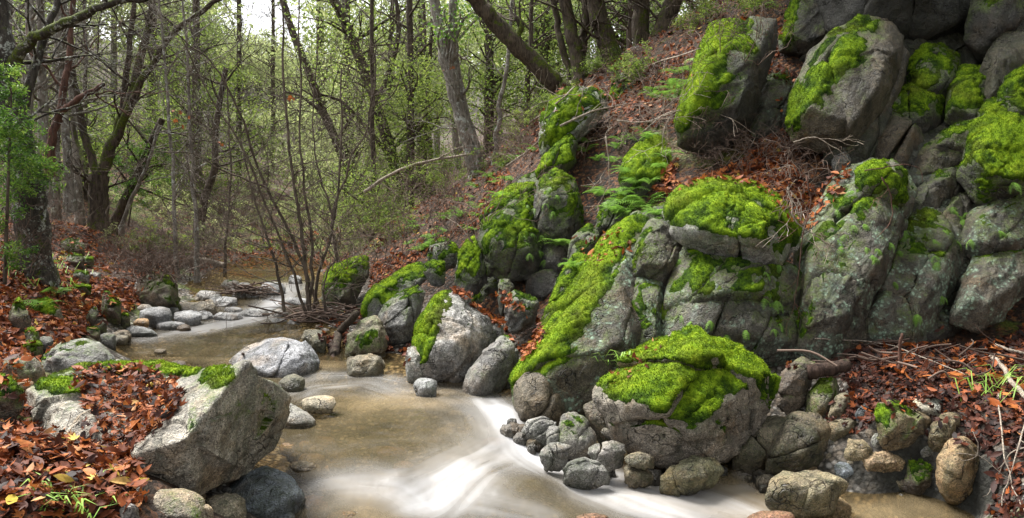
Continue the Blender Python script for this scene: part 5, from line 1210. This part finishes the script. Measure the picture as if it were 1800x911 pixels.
for i, (px, d, y0, cl_) in enumerate([(330, 19, 420, [(330,380,60,16),(300,350,50,12),(370,360,50,12)]), (440, 21, 430, [(440,390,60,16),(470,360,50,12),(410,350,50,12)]), (530, 19, 440, [(530,390,50,14),(560,360,50,12),(505,370,40,10)]), (250, 20, 400, [(250,350,55,14),(285,330,50,12)]), (160, 19, 390, [(150,345,50,12),(185,330,50,12)]), (610, 18, 430, [(610,370,50,14),(585,345,50,12)])]):
    sapling_sprays('leafy_shrub', 'tall grey green bush in the understory beyond the creek', px, d, y0, cl_, 'pale', 460 + i, size=.085, stem=.016)

# leafy trees filling the wood, from near to far
def leafy(label, px, d, y0, r, crown_px, mat, seed, n=70, size=.085, group=None, lean=0, tone=.5, bark='bark_dark', flat=.3, aspect=1.9, per=26, droop=0, spread=.28):
    rs = np.random.RandomState(seed)
    blobs = [(x, y, rx, ry, d + rs.uniform(-.8, .8), n) for x, y, rx, ry in crown_px]
    g = gpix(px, y0); 
    return tree('leafy_tree', label, [up(px, d, y0, r, lean)], bark, crown=dict(blobs=blobs, mat=mat, size=size, per=per, spread=spread, tone=tone, flat=flat, aspect=aspect, droop=droop), seed=seed, twigs=10, group=group)
leafy('dark needled conifer with hanging branches left of the sky gap', 345, 22, 400, .16, [(345,130,60,70),(330,200,75,60),(350,270,90,50),(320,320,80,40),(350,60,40,50)], 'green', 61, n=80, size=.12, tone=.52, flat=.8, aspect=4, per=34)
leafy('soft green conifer filling the middle of the left wood', 270, 24, 390, .16, [(270,200,70,70),(250,290,90,50),(275,110,55,70),(290,340,80,40)], 'green', 62, n=80, size=.12, tone=.6, flat=.8, aspect=4, per=34)
leafy('pale olive tree hung with lichen at the top left', 200, 26, 380, .14, [(190,60,110,80),(130,130,100,70),(230,20,100,50),(170,200,90,60)], 'pale', 63, n=55, size=.11, tone=.5, droop=1.0, bark='bark_pale')
leafy('pale olive tree behind the straight pale trunks', 70, 24, 380, .14, [(60,60,90,90),(100,150,90,70),(40,200,80,60),(110,20,80,50)], 'pale', 64, n=55, size=.11, tone=.45, droop=1.0, bark='bark_pale')
leafy('grey green tree thinning towards the sky gap', 420, 28, 400, .13, [(420,220,70,60),(440,290,90,50),(390,320,90,50),(400,150,45,45)], 'green', 65, n=50, size=.12, tone=.6)
leafy('tree with yellow green leaves right of the sky gap', 610, 20, 380, .12, [(610,190,70,60),(640,260,80,50),(585,290,60,50),(640,120,50,60)], 'pale', 66, n=60, size=.08, tone=.62)
leafy('glossy green oak left of the twin pale trunks', 720, 15.5, 380, .10, [(700,230,70,60),(740,290,70,50),(690,320,70,40),(730,160,60,60)], 'green', 67, n=75, size=.06, tone=.66, per=30, spread=.22)
leafy('green bush like oak low on the slope in the middle', 655, 14.5, 420, .06, [(650,330,70,50),(690,375,60,40),(625,370,50,40)], 'green', 68, n=70, size=.055, tone=.6, per=28, spread=.2)
leafy('dense green tree behind the slanting mossy trunk', 860, 19, 260, .14, [(860,90,110,80),(840,170,90,60),(930,150,80,60),(880,20,110,60)], 'green', 69, n=85, size=.08, tone=.55)
leafy('dark green tree above the slope in the upper middle', 960, 20, 190, .14, [(960,60,110,80),(1010,110,80,50),(930,0,120,60)], 'green', 70, n=80, size=.08, tone=.42)
leafy('olive tree behind the dark leaning trunk', 740, 24, 330, .15, [(740,60,100,80),(690,110,90,70),(790,120,80,70),(720,190,90,60)], 'pale', 71, n=85, size=.10, tone=.42)
leafy('shadowy tree behind the upright trunks at the top', 1100, 19, 110, .15, [(1100,20,120,60),(1180,10,100,60),(1060,60,90,50)], 'green', 72, n=80, size=.09, tone=.3)
leafy('leafy tree at the far left edge of the wood', -20, 18, 380, .15, [(-10,120,80,80),(0,220,70,60),(20,40,90,60)], 'green', 73, n=50, size=.09, tone=.5)
leafy('small green tree beside the reddish dead trunk', 150, 18, 390, .06, [(140,270,60,50),(170,220,50,50),(120,310,60,40)], 'green', 74, n=60, size=.08, tone=.62)
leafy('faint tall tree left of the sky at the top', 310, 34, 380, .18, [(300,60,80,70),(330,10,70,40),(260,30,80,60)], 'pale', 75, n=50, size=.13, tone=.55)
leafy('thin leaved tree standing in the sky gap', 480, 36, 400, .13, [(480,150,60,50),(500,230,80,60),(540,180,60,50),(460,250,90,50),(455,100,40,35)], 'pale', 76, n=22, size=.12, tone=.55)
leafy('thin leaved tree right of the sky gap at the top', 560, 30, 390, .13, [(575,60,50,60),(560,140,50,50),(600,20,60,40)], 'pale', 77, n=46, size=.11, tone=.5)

# the rest of the wood up the valley, too many trunks and leaves to tell apart
rs = np.random.RandomState(90)
w = Wood(); cl, clt = [], []
for k in range(190):
    d = rs.uniform(24, 85); px = rs.uniform(-200, 1500)
    if k > 155: px, d = rs.uniform(380, 580), rs.uniform(60, 88)
    elif d < 50 and 380 < px < 560 and rs.rand() < .8: continue
    x = (px - 900) / F * d; z0 = ground_h([[x, d]])[0]
    H = rs.uniform(7, 14)
    if 380 < px < 570: H = min(H, (1.8 + .12 * d) - z0 + rs.uniform(-1, .5))
    if 380 < px < 570 and d > 60: H = rs.uniform(2.5, 6.5)
    if H < 2: continue
    b = np.array([x, d, z0 - .3]); st = spline([b, b + [rs.normal() * .3, 0, H * .5], b + [rs.normal() * .6, 0, H]], 4)
    w.tube(st, np.linspace(rs.uniform(.1, .22), .04, len(st)), 5, .2)
    nc = int(rs.uniform(30, 60)); u = rs.normal(size=(nc, 3)); u /= np.linalg.norm(u, axis=1, keepdims=True)
    q = b + np.array([0, 0, H * .62]) + u * rs.uniform(.3, 1, (nc, 1)) * np.array([2.2, 2.2, H * .42]); cl.append(q)
cl = np.concatenate(cl)
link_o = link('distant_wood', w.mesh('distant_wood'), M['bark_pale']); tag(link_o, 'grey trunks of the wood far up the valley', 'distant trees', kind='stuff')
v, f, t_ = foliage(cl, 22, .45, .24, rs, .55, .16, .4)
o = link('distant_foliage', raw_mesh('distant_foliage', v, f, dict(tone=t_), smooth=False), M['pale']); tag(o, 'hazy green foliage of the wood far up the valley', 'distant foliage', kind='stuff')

# ------------------------------------------------------------------ bare brush: a mass of twigs
def brush(name, label, jobs, mat, seed, kindname='brush'):
    rs = np.random.RandomState(seed); w = Wood()
    for (x0, y0, x1, y1), n, L, tone, bend in jobs:
        k = 0; tries = 0
        while k < n and tries < n * 8:
            tries += 1
            g = gpix(rs.uniform(x0, x1), rs.uniform(y0, y1))
            if g is None or g[1] > 26: continue
            k += 1
            for j in range(rs.randint(2, 5)):
                dr = np.array([rs.normal() * .5, rs.normal() * .5, 1.0]); tips = []
                limb(w, g - [0, 0, .05], dr, L * rs.uniform(.5, 1.2), rs.uniform(.004, .009), rs, 2, tips, up=bend, sides=3, tone=np.clip(tone + rs.normal() * .2, 0, 1), ratio=.55, nch=(2, 5), curl=.9, rmin=.0022)
    o = link(name, w.mesh(name, 'tone'), M[mat]); tag(o, label, kindname, kind='stuff')
brush('bare_brush', 'purple brown thicket of bare twigs behind the saplings and up the creek', [((280,440,620,485), 16, 1.0, .65, .1), ((590,430,720,480), 12, 1.0, .6, .1), ((300,400,480,450), 10, 1.8, .65, .2)], 'twig', 3)
brush('bare_brush', 'brown bare twigs on the wooded slope behind the outcrop', [((640,340,860,440), 22, .9, .5, .1), ((860,200,945,290), 18, .7, .6, -.1), ((1080,100,1230,170), 10, .6, .5, -.2), ((1220,60,1420,120), 8, .7, .4, -.2)], 'twig', 4)
brush('bare_brush', 'tangle of thin dead twigs hanging round the tall mossy boulders', [((1080,200,1190,250), 16, .45, .8, -.6), ((1200,250,1380,290), 26, .4, .6, -.4), ((1380,300,1440,420), 12, .45, .75, -.9)], 'twig', 5)
brush('bare_brush', 'reddish low twigs and weeds on the left bank', [((180,420,420,480), 34, .55, .5, .2), ((240,470,360,500), 40, .5, .4, .1), ((0,400,60,500), 20, .6, .4, .1)], 'twig', 6)

# ------------------------------------------------------------------ ferns
def frond(L, rs, n=15):
    """one arching frond in the xz plane, pinnae either side"""
    t = np.linspace(0, 1, n); x = L * t * .85; z = L * (.55 * t - .62 * t ** 2); V, Fs = [], []
    for i in range(1, n):
        wd = L * .24 * math.sin(math.pi * min(1, .18 + t[i] * .82)) ** .8; c = np.array([x[i], 0, z[i]])
        for s in (-1, 1):
            e = c + np.array([wd * .35, s * wd, -.12 * wd + rs.normal() * .06 * wd]); h = L / n * .52
            k = len(V); V += [c + [-h * .5, 0, 0], c + [h * .55, 0, .003], e]; Fs.append((k, k + 1, k + 2))
    return np.array(V), np.array(Fs)
def fern_meshes(seed, L):
    rs = np.random.RandomState(seed); out = []
    for k in range(3):
        v, f = frond(L * rs.uniform(.8, 1.1), rs); out.append(raw_mesh('frond', v, f, dict(tone=np.clip(rs.normal(.5, .18, len(v)), 0, 1)), smooth=False))
    return out
FM = {L: fern_meshes(int(L * 100), L * 1.15) for L in (.16, .24, .34)}
def fern(label, px, py, L, n, seed, hang=0.0, group=None):
    g = gpix(px, py)
    if g is None: return
    rs = np.random.RandomState(seed); r = bpy.data.objects.new('fern', None); r.location = g; COL.objects.link(r); tag(r, label, 'fern', group)
    for k in range(n):
        a = rs.uniform(-math.pi, math.pi) if hang == 0 else rs.normal(-math.pi / 2, 1.2)
        o = link('frond', FM[L][k % 3], M['fern'], parent=r); s = rs.uniform(.7, 1.15) * (.72 if hang else 1)
        o.rotation_euler = (rs.normal() * .25, (hang + rs.normal() * .15) if hang else -rs.uniform(.0, .45), a); o.scale = (s, s, s)
big = [('bright fern clump with spreading fronds in the middle of the outcrop', 1135, 362, .34, 14), ('fern clump just left of the bright middle one', 1095, 375, .24, 9), ('fern on the dark rock beside the long moss backed outcrop', 985, 432, .34, 11), ('fern over the thin mossy slab', 1008, 470, .24, 9),
 ('fern sprouting above the moss draped rock', 835, 405, .24, 8), ('pale fern tuft on the slope edge left of the outcrop', 735, 402, .34, 10), ('fern tuft low on the slope behind the knobbly mossy rock', 715, 430, .24, 9), ('light green fern on the slope crest below the twin trunks', 862, 312, .34, 11), ('light green fern at the crest left of the first one', 838, 330, .24, 9),
 ('fern tuft beside the wedge shaped mossy rock', 945, 265, .24, 9), ('fern hanging beside the topmost outcrop boulder', 1030, 268, .24, 8), ('fern beneath the arching bare twigs', 1085, 262, .24, 8), ('fern bank left of the tall glowing mossy boulder', 1195, 130, .34, 11), ('fern below the fern bank near the tall glowing boulder', 1180, 158, .24, 9), ('dim fern above the tall glowing mossy boulder', 1330, 18, .34, 9),
 ('fern curling in red leaves at the left side of the mossy mound', 1060, 345, .24, 8), ('small fern on the far left bank slab', 75, 540, .24, 8), ('yellow green fern beside the slab on the left bank', 95, 520, .34, 8), ('dark little fern at the foot of the thick lichened trunk', 70, 470, .24, 8), ('fern by the long ridge shaped mossy boulder top', 790, 385, .24, 8)]
for i, (lb, x, y, L, n) in enumerate(big): fern(lb, x, y, L, n, 200 + i)
hanging = [('fern spray on the cliff below the round moss cushion', 1500, 335, .24, 7), ('fern leaves hanging left of the round moss cushion', 1480, 355, .16, 6), ('hanging fern right of the round moss cushion', 1570, 360, .16, 5), ('small cliff fern on the tall lichened face', 1470, 395, .16, 5), ('fern growing in the long crack of the cliff', 1590, 405, .24, 6), ('larger fern drooping from the slanting pale slab', 1690, 385, .24, 7), ('fern at the edge of the slanting pale slab', 1640, 420, .16, 6),
 ('tiny fern in the cliff crack lower down', 1580, 440, .16, 5), ('fern at the right edge on the dark rock', 1780, 320, .24, 6), ('small fern below the mossy bulge at the right', 1755, 405, .16, 5), ('fern low on the cliff above the leaf floor', 1612, 552, .16, 6), ('fern in the moss at the right of the layered stack', 1365, 528, .24, 7), ('tiny fern on the lowest block of the layered stack', 1310, 580, .16, 5), ('fern leaves hanging from the large moss headed outcrop', 925, 360, .16, 8), ('fern leaves trailing down the dark hollow', 935, 410, .16, 8), ('small fern under the trailing ones in the hollow', 930, 445, .16, 6),
 ('fern tuft on the drooping moss band', 1345, 478, .16, 5), ('fern sprig at the left of the layered stack', 1195, 455, .16, 5), ('sprig of fern between cliff face and layered stack', 1410, 420, .16, 5), ('fern sprig at the right end of the slanting slab', 1655, 520, .16, 5)]
for i, (lb, x, y, L, n) in enumerate(hanging): fern(lb, x, y, L, n, 300 + i, hang=1.0)

rs = np.random.RandomState(61)
def fern_scatter(n, poly, L, nf, label, group, hang, seed):
    rs = np.random.RandomState(seed); poly = np.array(poly, float); k = 0
    for _ in range(n * 20):
        if k >= n: break
        x, y = rs.uniform(poly[:, 0].min(), poly[:, 0].max()), rs.uniform(poly[:, 1].min(), poly[:, 1].max())
        if not inpoly(poly, np.array([x]), np.array([y]))[0]: continue
        fern(label, x, y, L, nf, seed * 50 + k, hang, group); k += 1
fern_scatter(26, [(1450,330),(1600,330),(1720,360),(1720,440),(1600,500),(1480,480)], .16, 5, 'small fern rooted in a crack of the right cliff', 'small ferns on the right cliff', 1.0, 71)
fern_scatter(14, [(860,330),(1000,300),(1010,420),(960,480),(900,450)], .16, 5, 'small fern hanging on the moss headed outcrop', 'small ferns on the outcrop', .9, 72)
fern_scatter(22, [(680,420),(800,350),(870,290),(930,260),(900,340),(820,410),(700,460)], .24, 9, 'light green fern in the leaf litter of the slope edge', 'ferns on the slope edge', 0, 73)
fern_scatter(16, [(1020,250),(1190,230),(1190,330),(1060,370)], .24, 8, 'fern among twigs and leaves below the tall glowing boulder', 'ferns below the tall boulder', 0, 74)
fern_scatter(12, [(1130,180),(1210,100),(1230,100),(1190,200)], .24, 8, 'fern on the leafy slope left of the tall glowing boulder', 'ferns left of the tall boulder', 0, 75)
fern_scatter(12, [(1180,440),(1400,440),(1400,590),(1200,590)], .16, 5, 'small fern sprig on the layered stack', 'small ferns on the layered stack', 1.0, 76)
fern_scatter(10, [(1060,360),(1160,340),(1170,380),(1080,400)], .24, 9, 'bright fern in the middle fern bank', 'ferns of the middle bank', 0, 77)

# ------------------------------------------------------------------ sticks, logs, dead branches
def stick(name, label, pts, r0, r1, mat, cat, seed=0, tw=0, sides=6, knob=.1, lev=1, tl=.3):
    rs = np.random.RandomState(seed); w = Wood()
    q = spline(pts, 7); q = wob(q, .015, rs)
    rr = np.linspace(r0, r1, len(q)); e0 = (q[0] - q[1]) / np.linalg.norm(q[0] - q[1]) * .004; e1 = (q[-1] - q[-2]) / np.linalg.norm(q[-1] - q[-2]) * .004
    w.tube(np.vstack([q[:1] + e0, q, q[-1:] + e1]), np.r_[.0005, rr, .0005], sides, .15, knob)
    for k in range(tw):
        i = rs.randint(2, len(q) - 2); tips = []
        limb(w, q[i], (q[i + 1] - q[i]) / np.linalg.norm(q[i + 1] - q[i]) + rs.normal(size=3) * .7, tl, r1 * .7, rs, lev, tips, tone=.1)
    org = q[0]; me = raw_mesh(name, np.concatenate(w.V) - org, np.concatenate(w.F), dict(moss=np.concatenate(w.T)))
    return tag(link(name, me, M[mat], loc=org), label, cat)
def on(px, py, dz=.02, back=.03):
    g = gpix(px, py)
    while g is None: py += 8; g = gpix(px, py)
    return g + np.array([0, -back, dz])
stick('log', 'dark rotten log lying at the edge of the leafy floor on the right', [P(1418, 654, 5.95), P(1450, 650, 5.97), P(1488, 643, 6.0)], .062, .052, 'wood_dark', 'log', 1, sides=10, knob=.12)
stick('branch', 'long thin branch lying below the dark rotten log', [on(1450, 665), on(1500, 668), on(1560, 672), on(1600, 668)], .007, .004, 'bark_red', 'branch', 2, 3)
stick('branch', 'fallen branch on the leafy slope above the topmost outcrop boulder', [on(x, y, .06) for x, y in [(985,230),(1040,205),(1100,190)]], .018, .008, 'wood_pale', 'branch', 629, 5, tl=.4)
stick('branch', 'thin fallen branch across the slope near the upright trunks', [on(x, y, .06) for x, y in [(1090,150),(1150,120),(1230,95)]], .018, .008, 'wood_pale', 'branch', 71, 5, tl=.4)
stick('branch', 'grey fallen stick on the slope right of the slender crooked stem', [on(x, y, .06) for x, y in [(890,300),(930,270),(965,240)]], .018, .008, 'wood_pale', 'branch', 167, 5, tl=.4)
stick('branch', 'dead branch lying on the slope beside the three dark stems', [on(x, y, .06) for x, y in [(930,215),(980,190),(1010,160)]], .018, .008, 'wood_pale', 'branch', 359, 5, tl=.4)
g = on(1575, 655, 0)
stick('stake', 'short upright brown stick standing in the leaves on the right', [g - [0, 0, .1], g + [0.005, 0, .14], g + [.01, 0, .34]], .016, .012, 'bark_red', 'stick', 3)
stick('branch', 'pale lichened branch lying on the leaves at the right edge', [on(1738, 636, .05), on(1755, 655, .06), on(1775, 685, .06), on(1800, 712, .06)], .020, .018, 'wood_pale', 'branch', 4, sides=7)
stick('branch', 'pale thin branch above the lichened one at the right edge', [on(1745, 615, .05), on(1775, 625, .05), on(1810, 632, .05)], .016, .012, 'wood_pale', 'branch', 5)
stick('branch', 'dry stem slanting across the leaves from the cliff foot', [on(1430, 606, .06), on(1530, 615, .08), on(1600, 635, .08), on(1690, 672, .06)], .007, .004, 'wood_pale', 'branch', 6)
stick('branch', 'thin stick lying across the leaf floor near the upright stick', [on(1500, 690, .03), on(1560, 650, .05), on(1600, 640, .05)], .008, .005, 'bark_red', 'branch', 7, 3)
stick('branch', 'straight pale stick on dark leaves at the middle of the right floor', [on(1650, 652, .03), on(1700, 646, .03), on(1740, 642, .04)], .010, .007, 'wood_pale', 'branch', 8)
for i, (pl, lb) in enumerate([([(1745, 700), (1750, 790), (1770, 860), (1790, 911)], 'thin dry vine hanging over the soil right of the orange boulder'), ([(1800, 720), (1780, 790), (1760, 850), (1745, 905)], 'dry vine crossing the soil at the lower right corner'), ([(1800, 790), (1770, 800), (1745, 830)], 'short curling vine on the soil at the lower right')]):
    stick('vine', lb, [on(x, y, .05, .06) for x, y in pl], .006, .003, 'wood_pale', 'vine', 20 + i, 2, sides=5)
def air(px, py, d): return P(px, py, d)
def vine(label, poly, d, r, seed, mat='wood_pale', tw=2, nm='vine', cat='vine', **kw):
    stick(nm, label, [air(x, y, d) for x, y in poly], r, r * .4, mat, cat, seed, tw, sides=5, **kw)
vine('arching bare twig at the left end of the leaf ledge', [(1085,212),(1130,214),(1180,200),(1215,182),(1245,186),(1280,205)], 8.35, .008, 30, tw=5, tl=.5)
vine('second bare twig arching under the tall glowing boulder', [(1130,232),(1170,200),(1215,195),(1250,215),(1285,222)], 8.3, .007, 31, tw=4, tl=.4)
vine('bare twig drooping over the mossy mound', [(1180,200),(1165,235),(1168,270)], 8.35, .006, 32, tw=3)
vine('bent dry vine hanging from the round moss cushion', [(1550,312),(1568,350),(1565,390),(1540,420)], 6.65, .007, 33, 'bark_red', tw=1)
vine('dry vine arching from the leaf ledge to the cliff', [(1395,250),(1430,242),(1470,262),(1495,285)], 7.6, .008, 34)
vine('looping dry vine beside the cliff top', [(1520,300),(1580,290),(1615,295),(1622,320)], 7.0, .006, 35, 'bark_red', tw=0)
vine('long dry vine hanging beside the layered stack', [(1418,310),(1425,360),(1410,420),(1405,480),(1398,520)], 6.45, .007, 36, 'bark_red', tw=4)
vine('second dry vine hanging beside the layered stack', [(1385,330),(1400,390),(1440,420),(1480,445)], 6.4, .007, 37, 'wood_pale', tw=3)
vine('thin dead twig hanging down the leaf chute', [(1065,240),(1070,290),(1072,340)], 8.7, .007, 38, tw=4)
stick('dead_branch', 'dead branch resting on the slope against the twin trunks', [P(640,338,12.4), P(700,300,12.5), P(760,282,12.6), P(830,270,12.7)], .03, .02, 'wood_pale', 'branch', 40, 5, tl=.5)
stick('log', 'grey log lying beyond the far bend of the creek', [on(335, 462, .05), on(370, 466, .05), on(395, 472, .05)], .09, .07, 'wood_pale', 'log', 41, sides=9)
stick('log', 'dark leaning log under the brown grey block by the pool', [on(588, 640, .1), on(600, 605, .15), on(628, 570, .12)], .05, .04, 'bark_dark', 'log', 42, sides=8)
stick('stump', 'shredded dark stump at the pool edge left of the squared block', [on(592, 660, -.05), on(590, 632, .06), on(588, 612, .05)], .085, .05, 'wood_dark', 'stump', 43, sides=11, knob=.35)
stick('stump', 'second shredded dark stump beside the first by the pool', [on(575, 652, -.05), on(573, 634, .04)], .06, .045, 'wood_dark', 'stump', 44, sides=11, knob=.35)
stick('branch', 'dark stick caught on the smooth pale grey boulder', [on(418, 620, .03), on(430, 628, .03)], .012, .012, 'wood_dark', 'stick', 45)
stick('branch', 'dark root lying down the left bank below the lichened trunk', [on(10, 462, .03), on(40, 480, .04), on(75, 500, .03)], .04, .025, 'wood_dark', 'root', 46)
# drift piles of sticks
def pile(name, label, cx, cy, wpx, n, seed, L):
    rs = np.random.RandomState(seed); w = Wood()
    for k in range(n):
        g = gpix(cx + rs.normal() * wpx, cy + rs.normal() * wpx * .18)
        if g is None: continue
        a = rs.normal(0, .5); l = L * rs.uniform(.4, 1.2); dr = np.array([math.cos(a), math.sin(a) * .8, rs.normal() * .25]); c = g + [0, 0, rs.uniform(.02, .14)]
        q = spline([c - dr * l / 2, c + rs.normal(size=3) * .03, c + dr * l / 2], 4); w.tube(q, np.full(len(q), rs.uniform(.003, .011)), 5, rs.rand() * .5)
    o = link(name, w.mesh(name, 'tone'), M['twig']); tag(o, label, 'driftwood', kind='stuff')
pile('drift_sticks', 'dark mat of drift sticks at the foot of the bare saplings', 550, 562, 34, 90, 1, .5)
pile('drift_sticks', 'dark jam of sticks among the stones of the far creek', 432, 520, 16, 50, 2, .6)
pile('drift_sticks', 'scattered dead sticks over the leaf floor on the right', 1610, 640, 95, 36, 3, .4)
# a few dead leaves still hanging on the bare saplings
rs = np.random.RandomState(8)
for i, (px, py, d, n, lb) in enumerate([(318, 210, 8.8, 5, 'bunch of orange dead leaves caught on the arching sapling'), (517, 173, 9.3, 4, 'brown dead leaves hanging on the many stemmed sapling'), (388, 252, 9, 2, 'single orange leaf on a twig left of the sapling'), (470, 440, 9.3, 2, 'orange leaf low on a twig beside the sapling'), (548, 410, 9.3, 2, 'orange leaf hanging in the sapling stems'), (790, 118, 12.5, 3, 'brown leaf caught on the twin pale trunks')]):
    p = P(px, py, d) + rs.normal(size=(n, 3)) * .035
    v, f, t_ = leaf_batch(p, rs.normal(size=(n, 3)) + [0, -1, 0], rs.uniform(.07, .11, n), rs, LSH[:5], rs.uniform(.62, .8, n), 1.0)
    tag(link('dead_leaves', raw_mesh('dead_leaves', v - p[0], f, dict(tone=t_)), M['litter'], loc=p[0]), lb, 'dead leaves')
# grass blades in the right leaf floor and bottom left
def grass(label, cx, cy, wpx, n, seed, L, mat='fern'):
    rs = np.random.RandomState(seed); V, Fs, T = [], [], []
    for k in range(n):
        g = gpix(cx + rs.normal() * wpx, cy + rs.normal() * wpx * .4)
        if g is None: continue
        a = rs.uniform(0, 6.28); l = L * rs.uniform(.5, 1.2); d = np.array([math.cos(a), math.sin(a), 0]); s = np.array([-d[1], d[0], 0]) * .004
        m = g + d * l * .35 + [0, 0, l * .5]; e = g + d * l * .9 + [0, 0, l * .45]; b = len(V)
        V += [g - s, g + s, m + s, m - s, e]; Fs += [(b, b + 1, b + 2), (b, b + 2, b + 3), (b + 3, b + 2, b + 4)]; T += [rs.uniform(.5, 1)] * 5
    o = link('grass_blades', raw_mesh('grass_blades', np.array(V), np.array(Fs), dict(tone=T)), M[mat]); tag(o, label, 'grass', kind='stuff')
grass('thin grass blades among the leaves right of the orange boulder', 1745, 690, 30, 36, 1, .28)
grass('grass blades sticking out of the leaf heap at the bottom left', 130, 895, 40, 40, 2, .2)
grass('grass tufts on the left bank under the lichened trunk', 90, 480, 40, 90, 3, .22)
grass('grass tuft at the foot of the long moss backed outcrop', 1085, 640, 14, 40, 4, .14)

# unseen trees added beside the viewer to block sky light from the right cliff
def canopy(label, foot, top, blobs, seed):
    rs = np.random.RandomState(seed); w = Wood(); tw = Wood(); cl = []
    st = wob(spline([np.array(foot, float), (np.array(foot) + top) / 2 + rs.normal(size=3) * .2, np.array(top, float)], 8), .06, rs)
    w.tube(st, np.linspace(.24, .12, len(st)), 10, .4, .06)
    for c, r, n in blobs:
        u = rs.normal(size=(n, 3)); u /= np.linalg.norm(u, axis=1, keepdims=True); q = np.array(c) + u * rs.uniform(.2, 1, (n, 1)) ** .5 * np.array(r); cl.append(q)
        for e in q[:9]:
            i = rs.randint(len(st) // 2, len(st)); l = spline([st[i], (st[i] + e) / 2 + [0, 0, .3], e], 5); tw.tube(l, np.linspace(.06, .01, len(l)), 5, .2)
    root = bpy.data.objects.new('tree', None); root.location = foot; COL.objects.link(root); tag(root, label, 'tree')
    o_ = np.array(foot, float)
    for nm, wd in (('trunk', w), ('branches', tw)):
        link(nm, raw_mesh(nm, np.concatenate(wd.V) - o_, np.concatenate(wd.F), dict(moss=np.concatenate(wd.T))), M['bark_dark'], root)
    v, f, t_ = foliage(np.concatenate(cl), 24, .3, .15, rs, .45)
    link('crown', raw_mesh('crown', v - o_, f, dict(tone=t_), smooth=False), M['green'], root)
canopy('added dense evergreen on the right slope, unseen, shading the cliff front', (8.6, 4.2, 2.4), (7.4, 4.4, 8.0), [((6.0, 4.2, 7.6), (3.0, 2.6, 1.7), 420), ((8.6, 5.6, 8.6), (2.4, 2.4, 1.6), 200)], 5)
canopy('added evergreen behind the right shore, unseen, blocking sky light from the cliff', (6.4, 0.6, 0.6), (5.4, 1.0, 7.0), [((4.8, 1.0, 7.0), (3.0, 2.4, 1.8), 360)], 6)
# light
w = bpy.data.worlds.new("World"); sc.world = w; w.use_nodes = True
t = NT(w.node_tree); w.node_tree.nodes.clear()
sky = t.n('ShaderNodeTexSky', sky_type='NISHITA', sun_disc=False, sun_elevation=math.radians(60), sun_rotation=math.radians(-52), air_density=1.0, dust_density=3.0, ozone_density=1.0)
hs = t.n('ShaderNodeHueSaturation', ins={'Color': sky.outputs[0], 'Saturation': .12, 'Value': 1.0})
bg = t.n('ShaderNodeBackground', ins={'Color': hs.outputs[0], 'Strength': .11})
t.nt.links.new(bg.outputs[0], t.n('ShaderNodeOutputWorld').inputs[0])
sl = bpy.data.lights.new("sun", 'SUN'); sl.energy = 2.9; sl.angle = math.radians(24); sl.color = (1, .96, .9)
so = bpy.data.objects.new("sun", sl); COL.objects.link(so)
el, az = math.radians(60), math.radians(-52)   # sun to the left, a little ahead
sd = Vector((math.sin(az) * math.cos(el), math.cos(az) * math.cos(el), math.sin(el)))
so.rotation_euler = sd.to_track_quat('Z', 'Y').to_euler()
sc.view_settings.view_transform = 'Standard'; sc.view_settings.look = 'None'; sc.view_settings.gamma = 1; sc.view_settings.exposure = 1.72
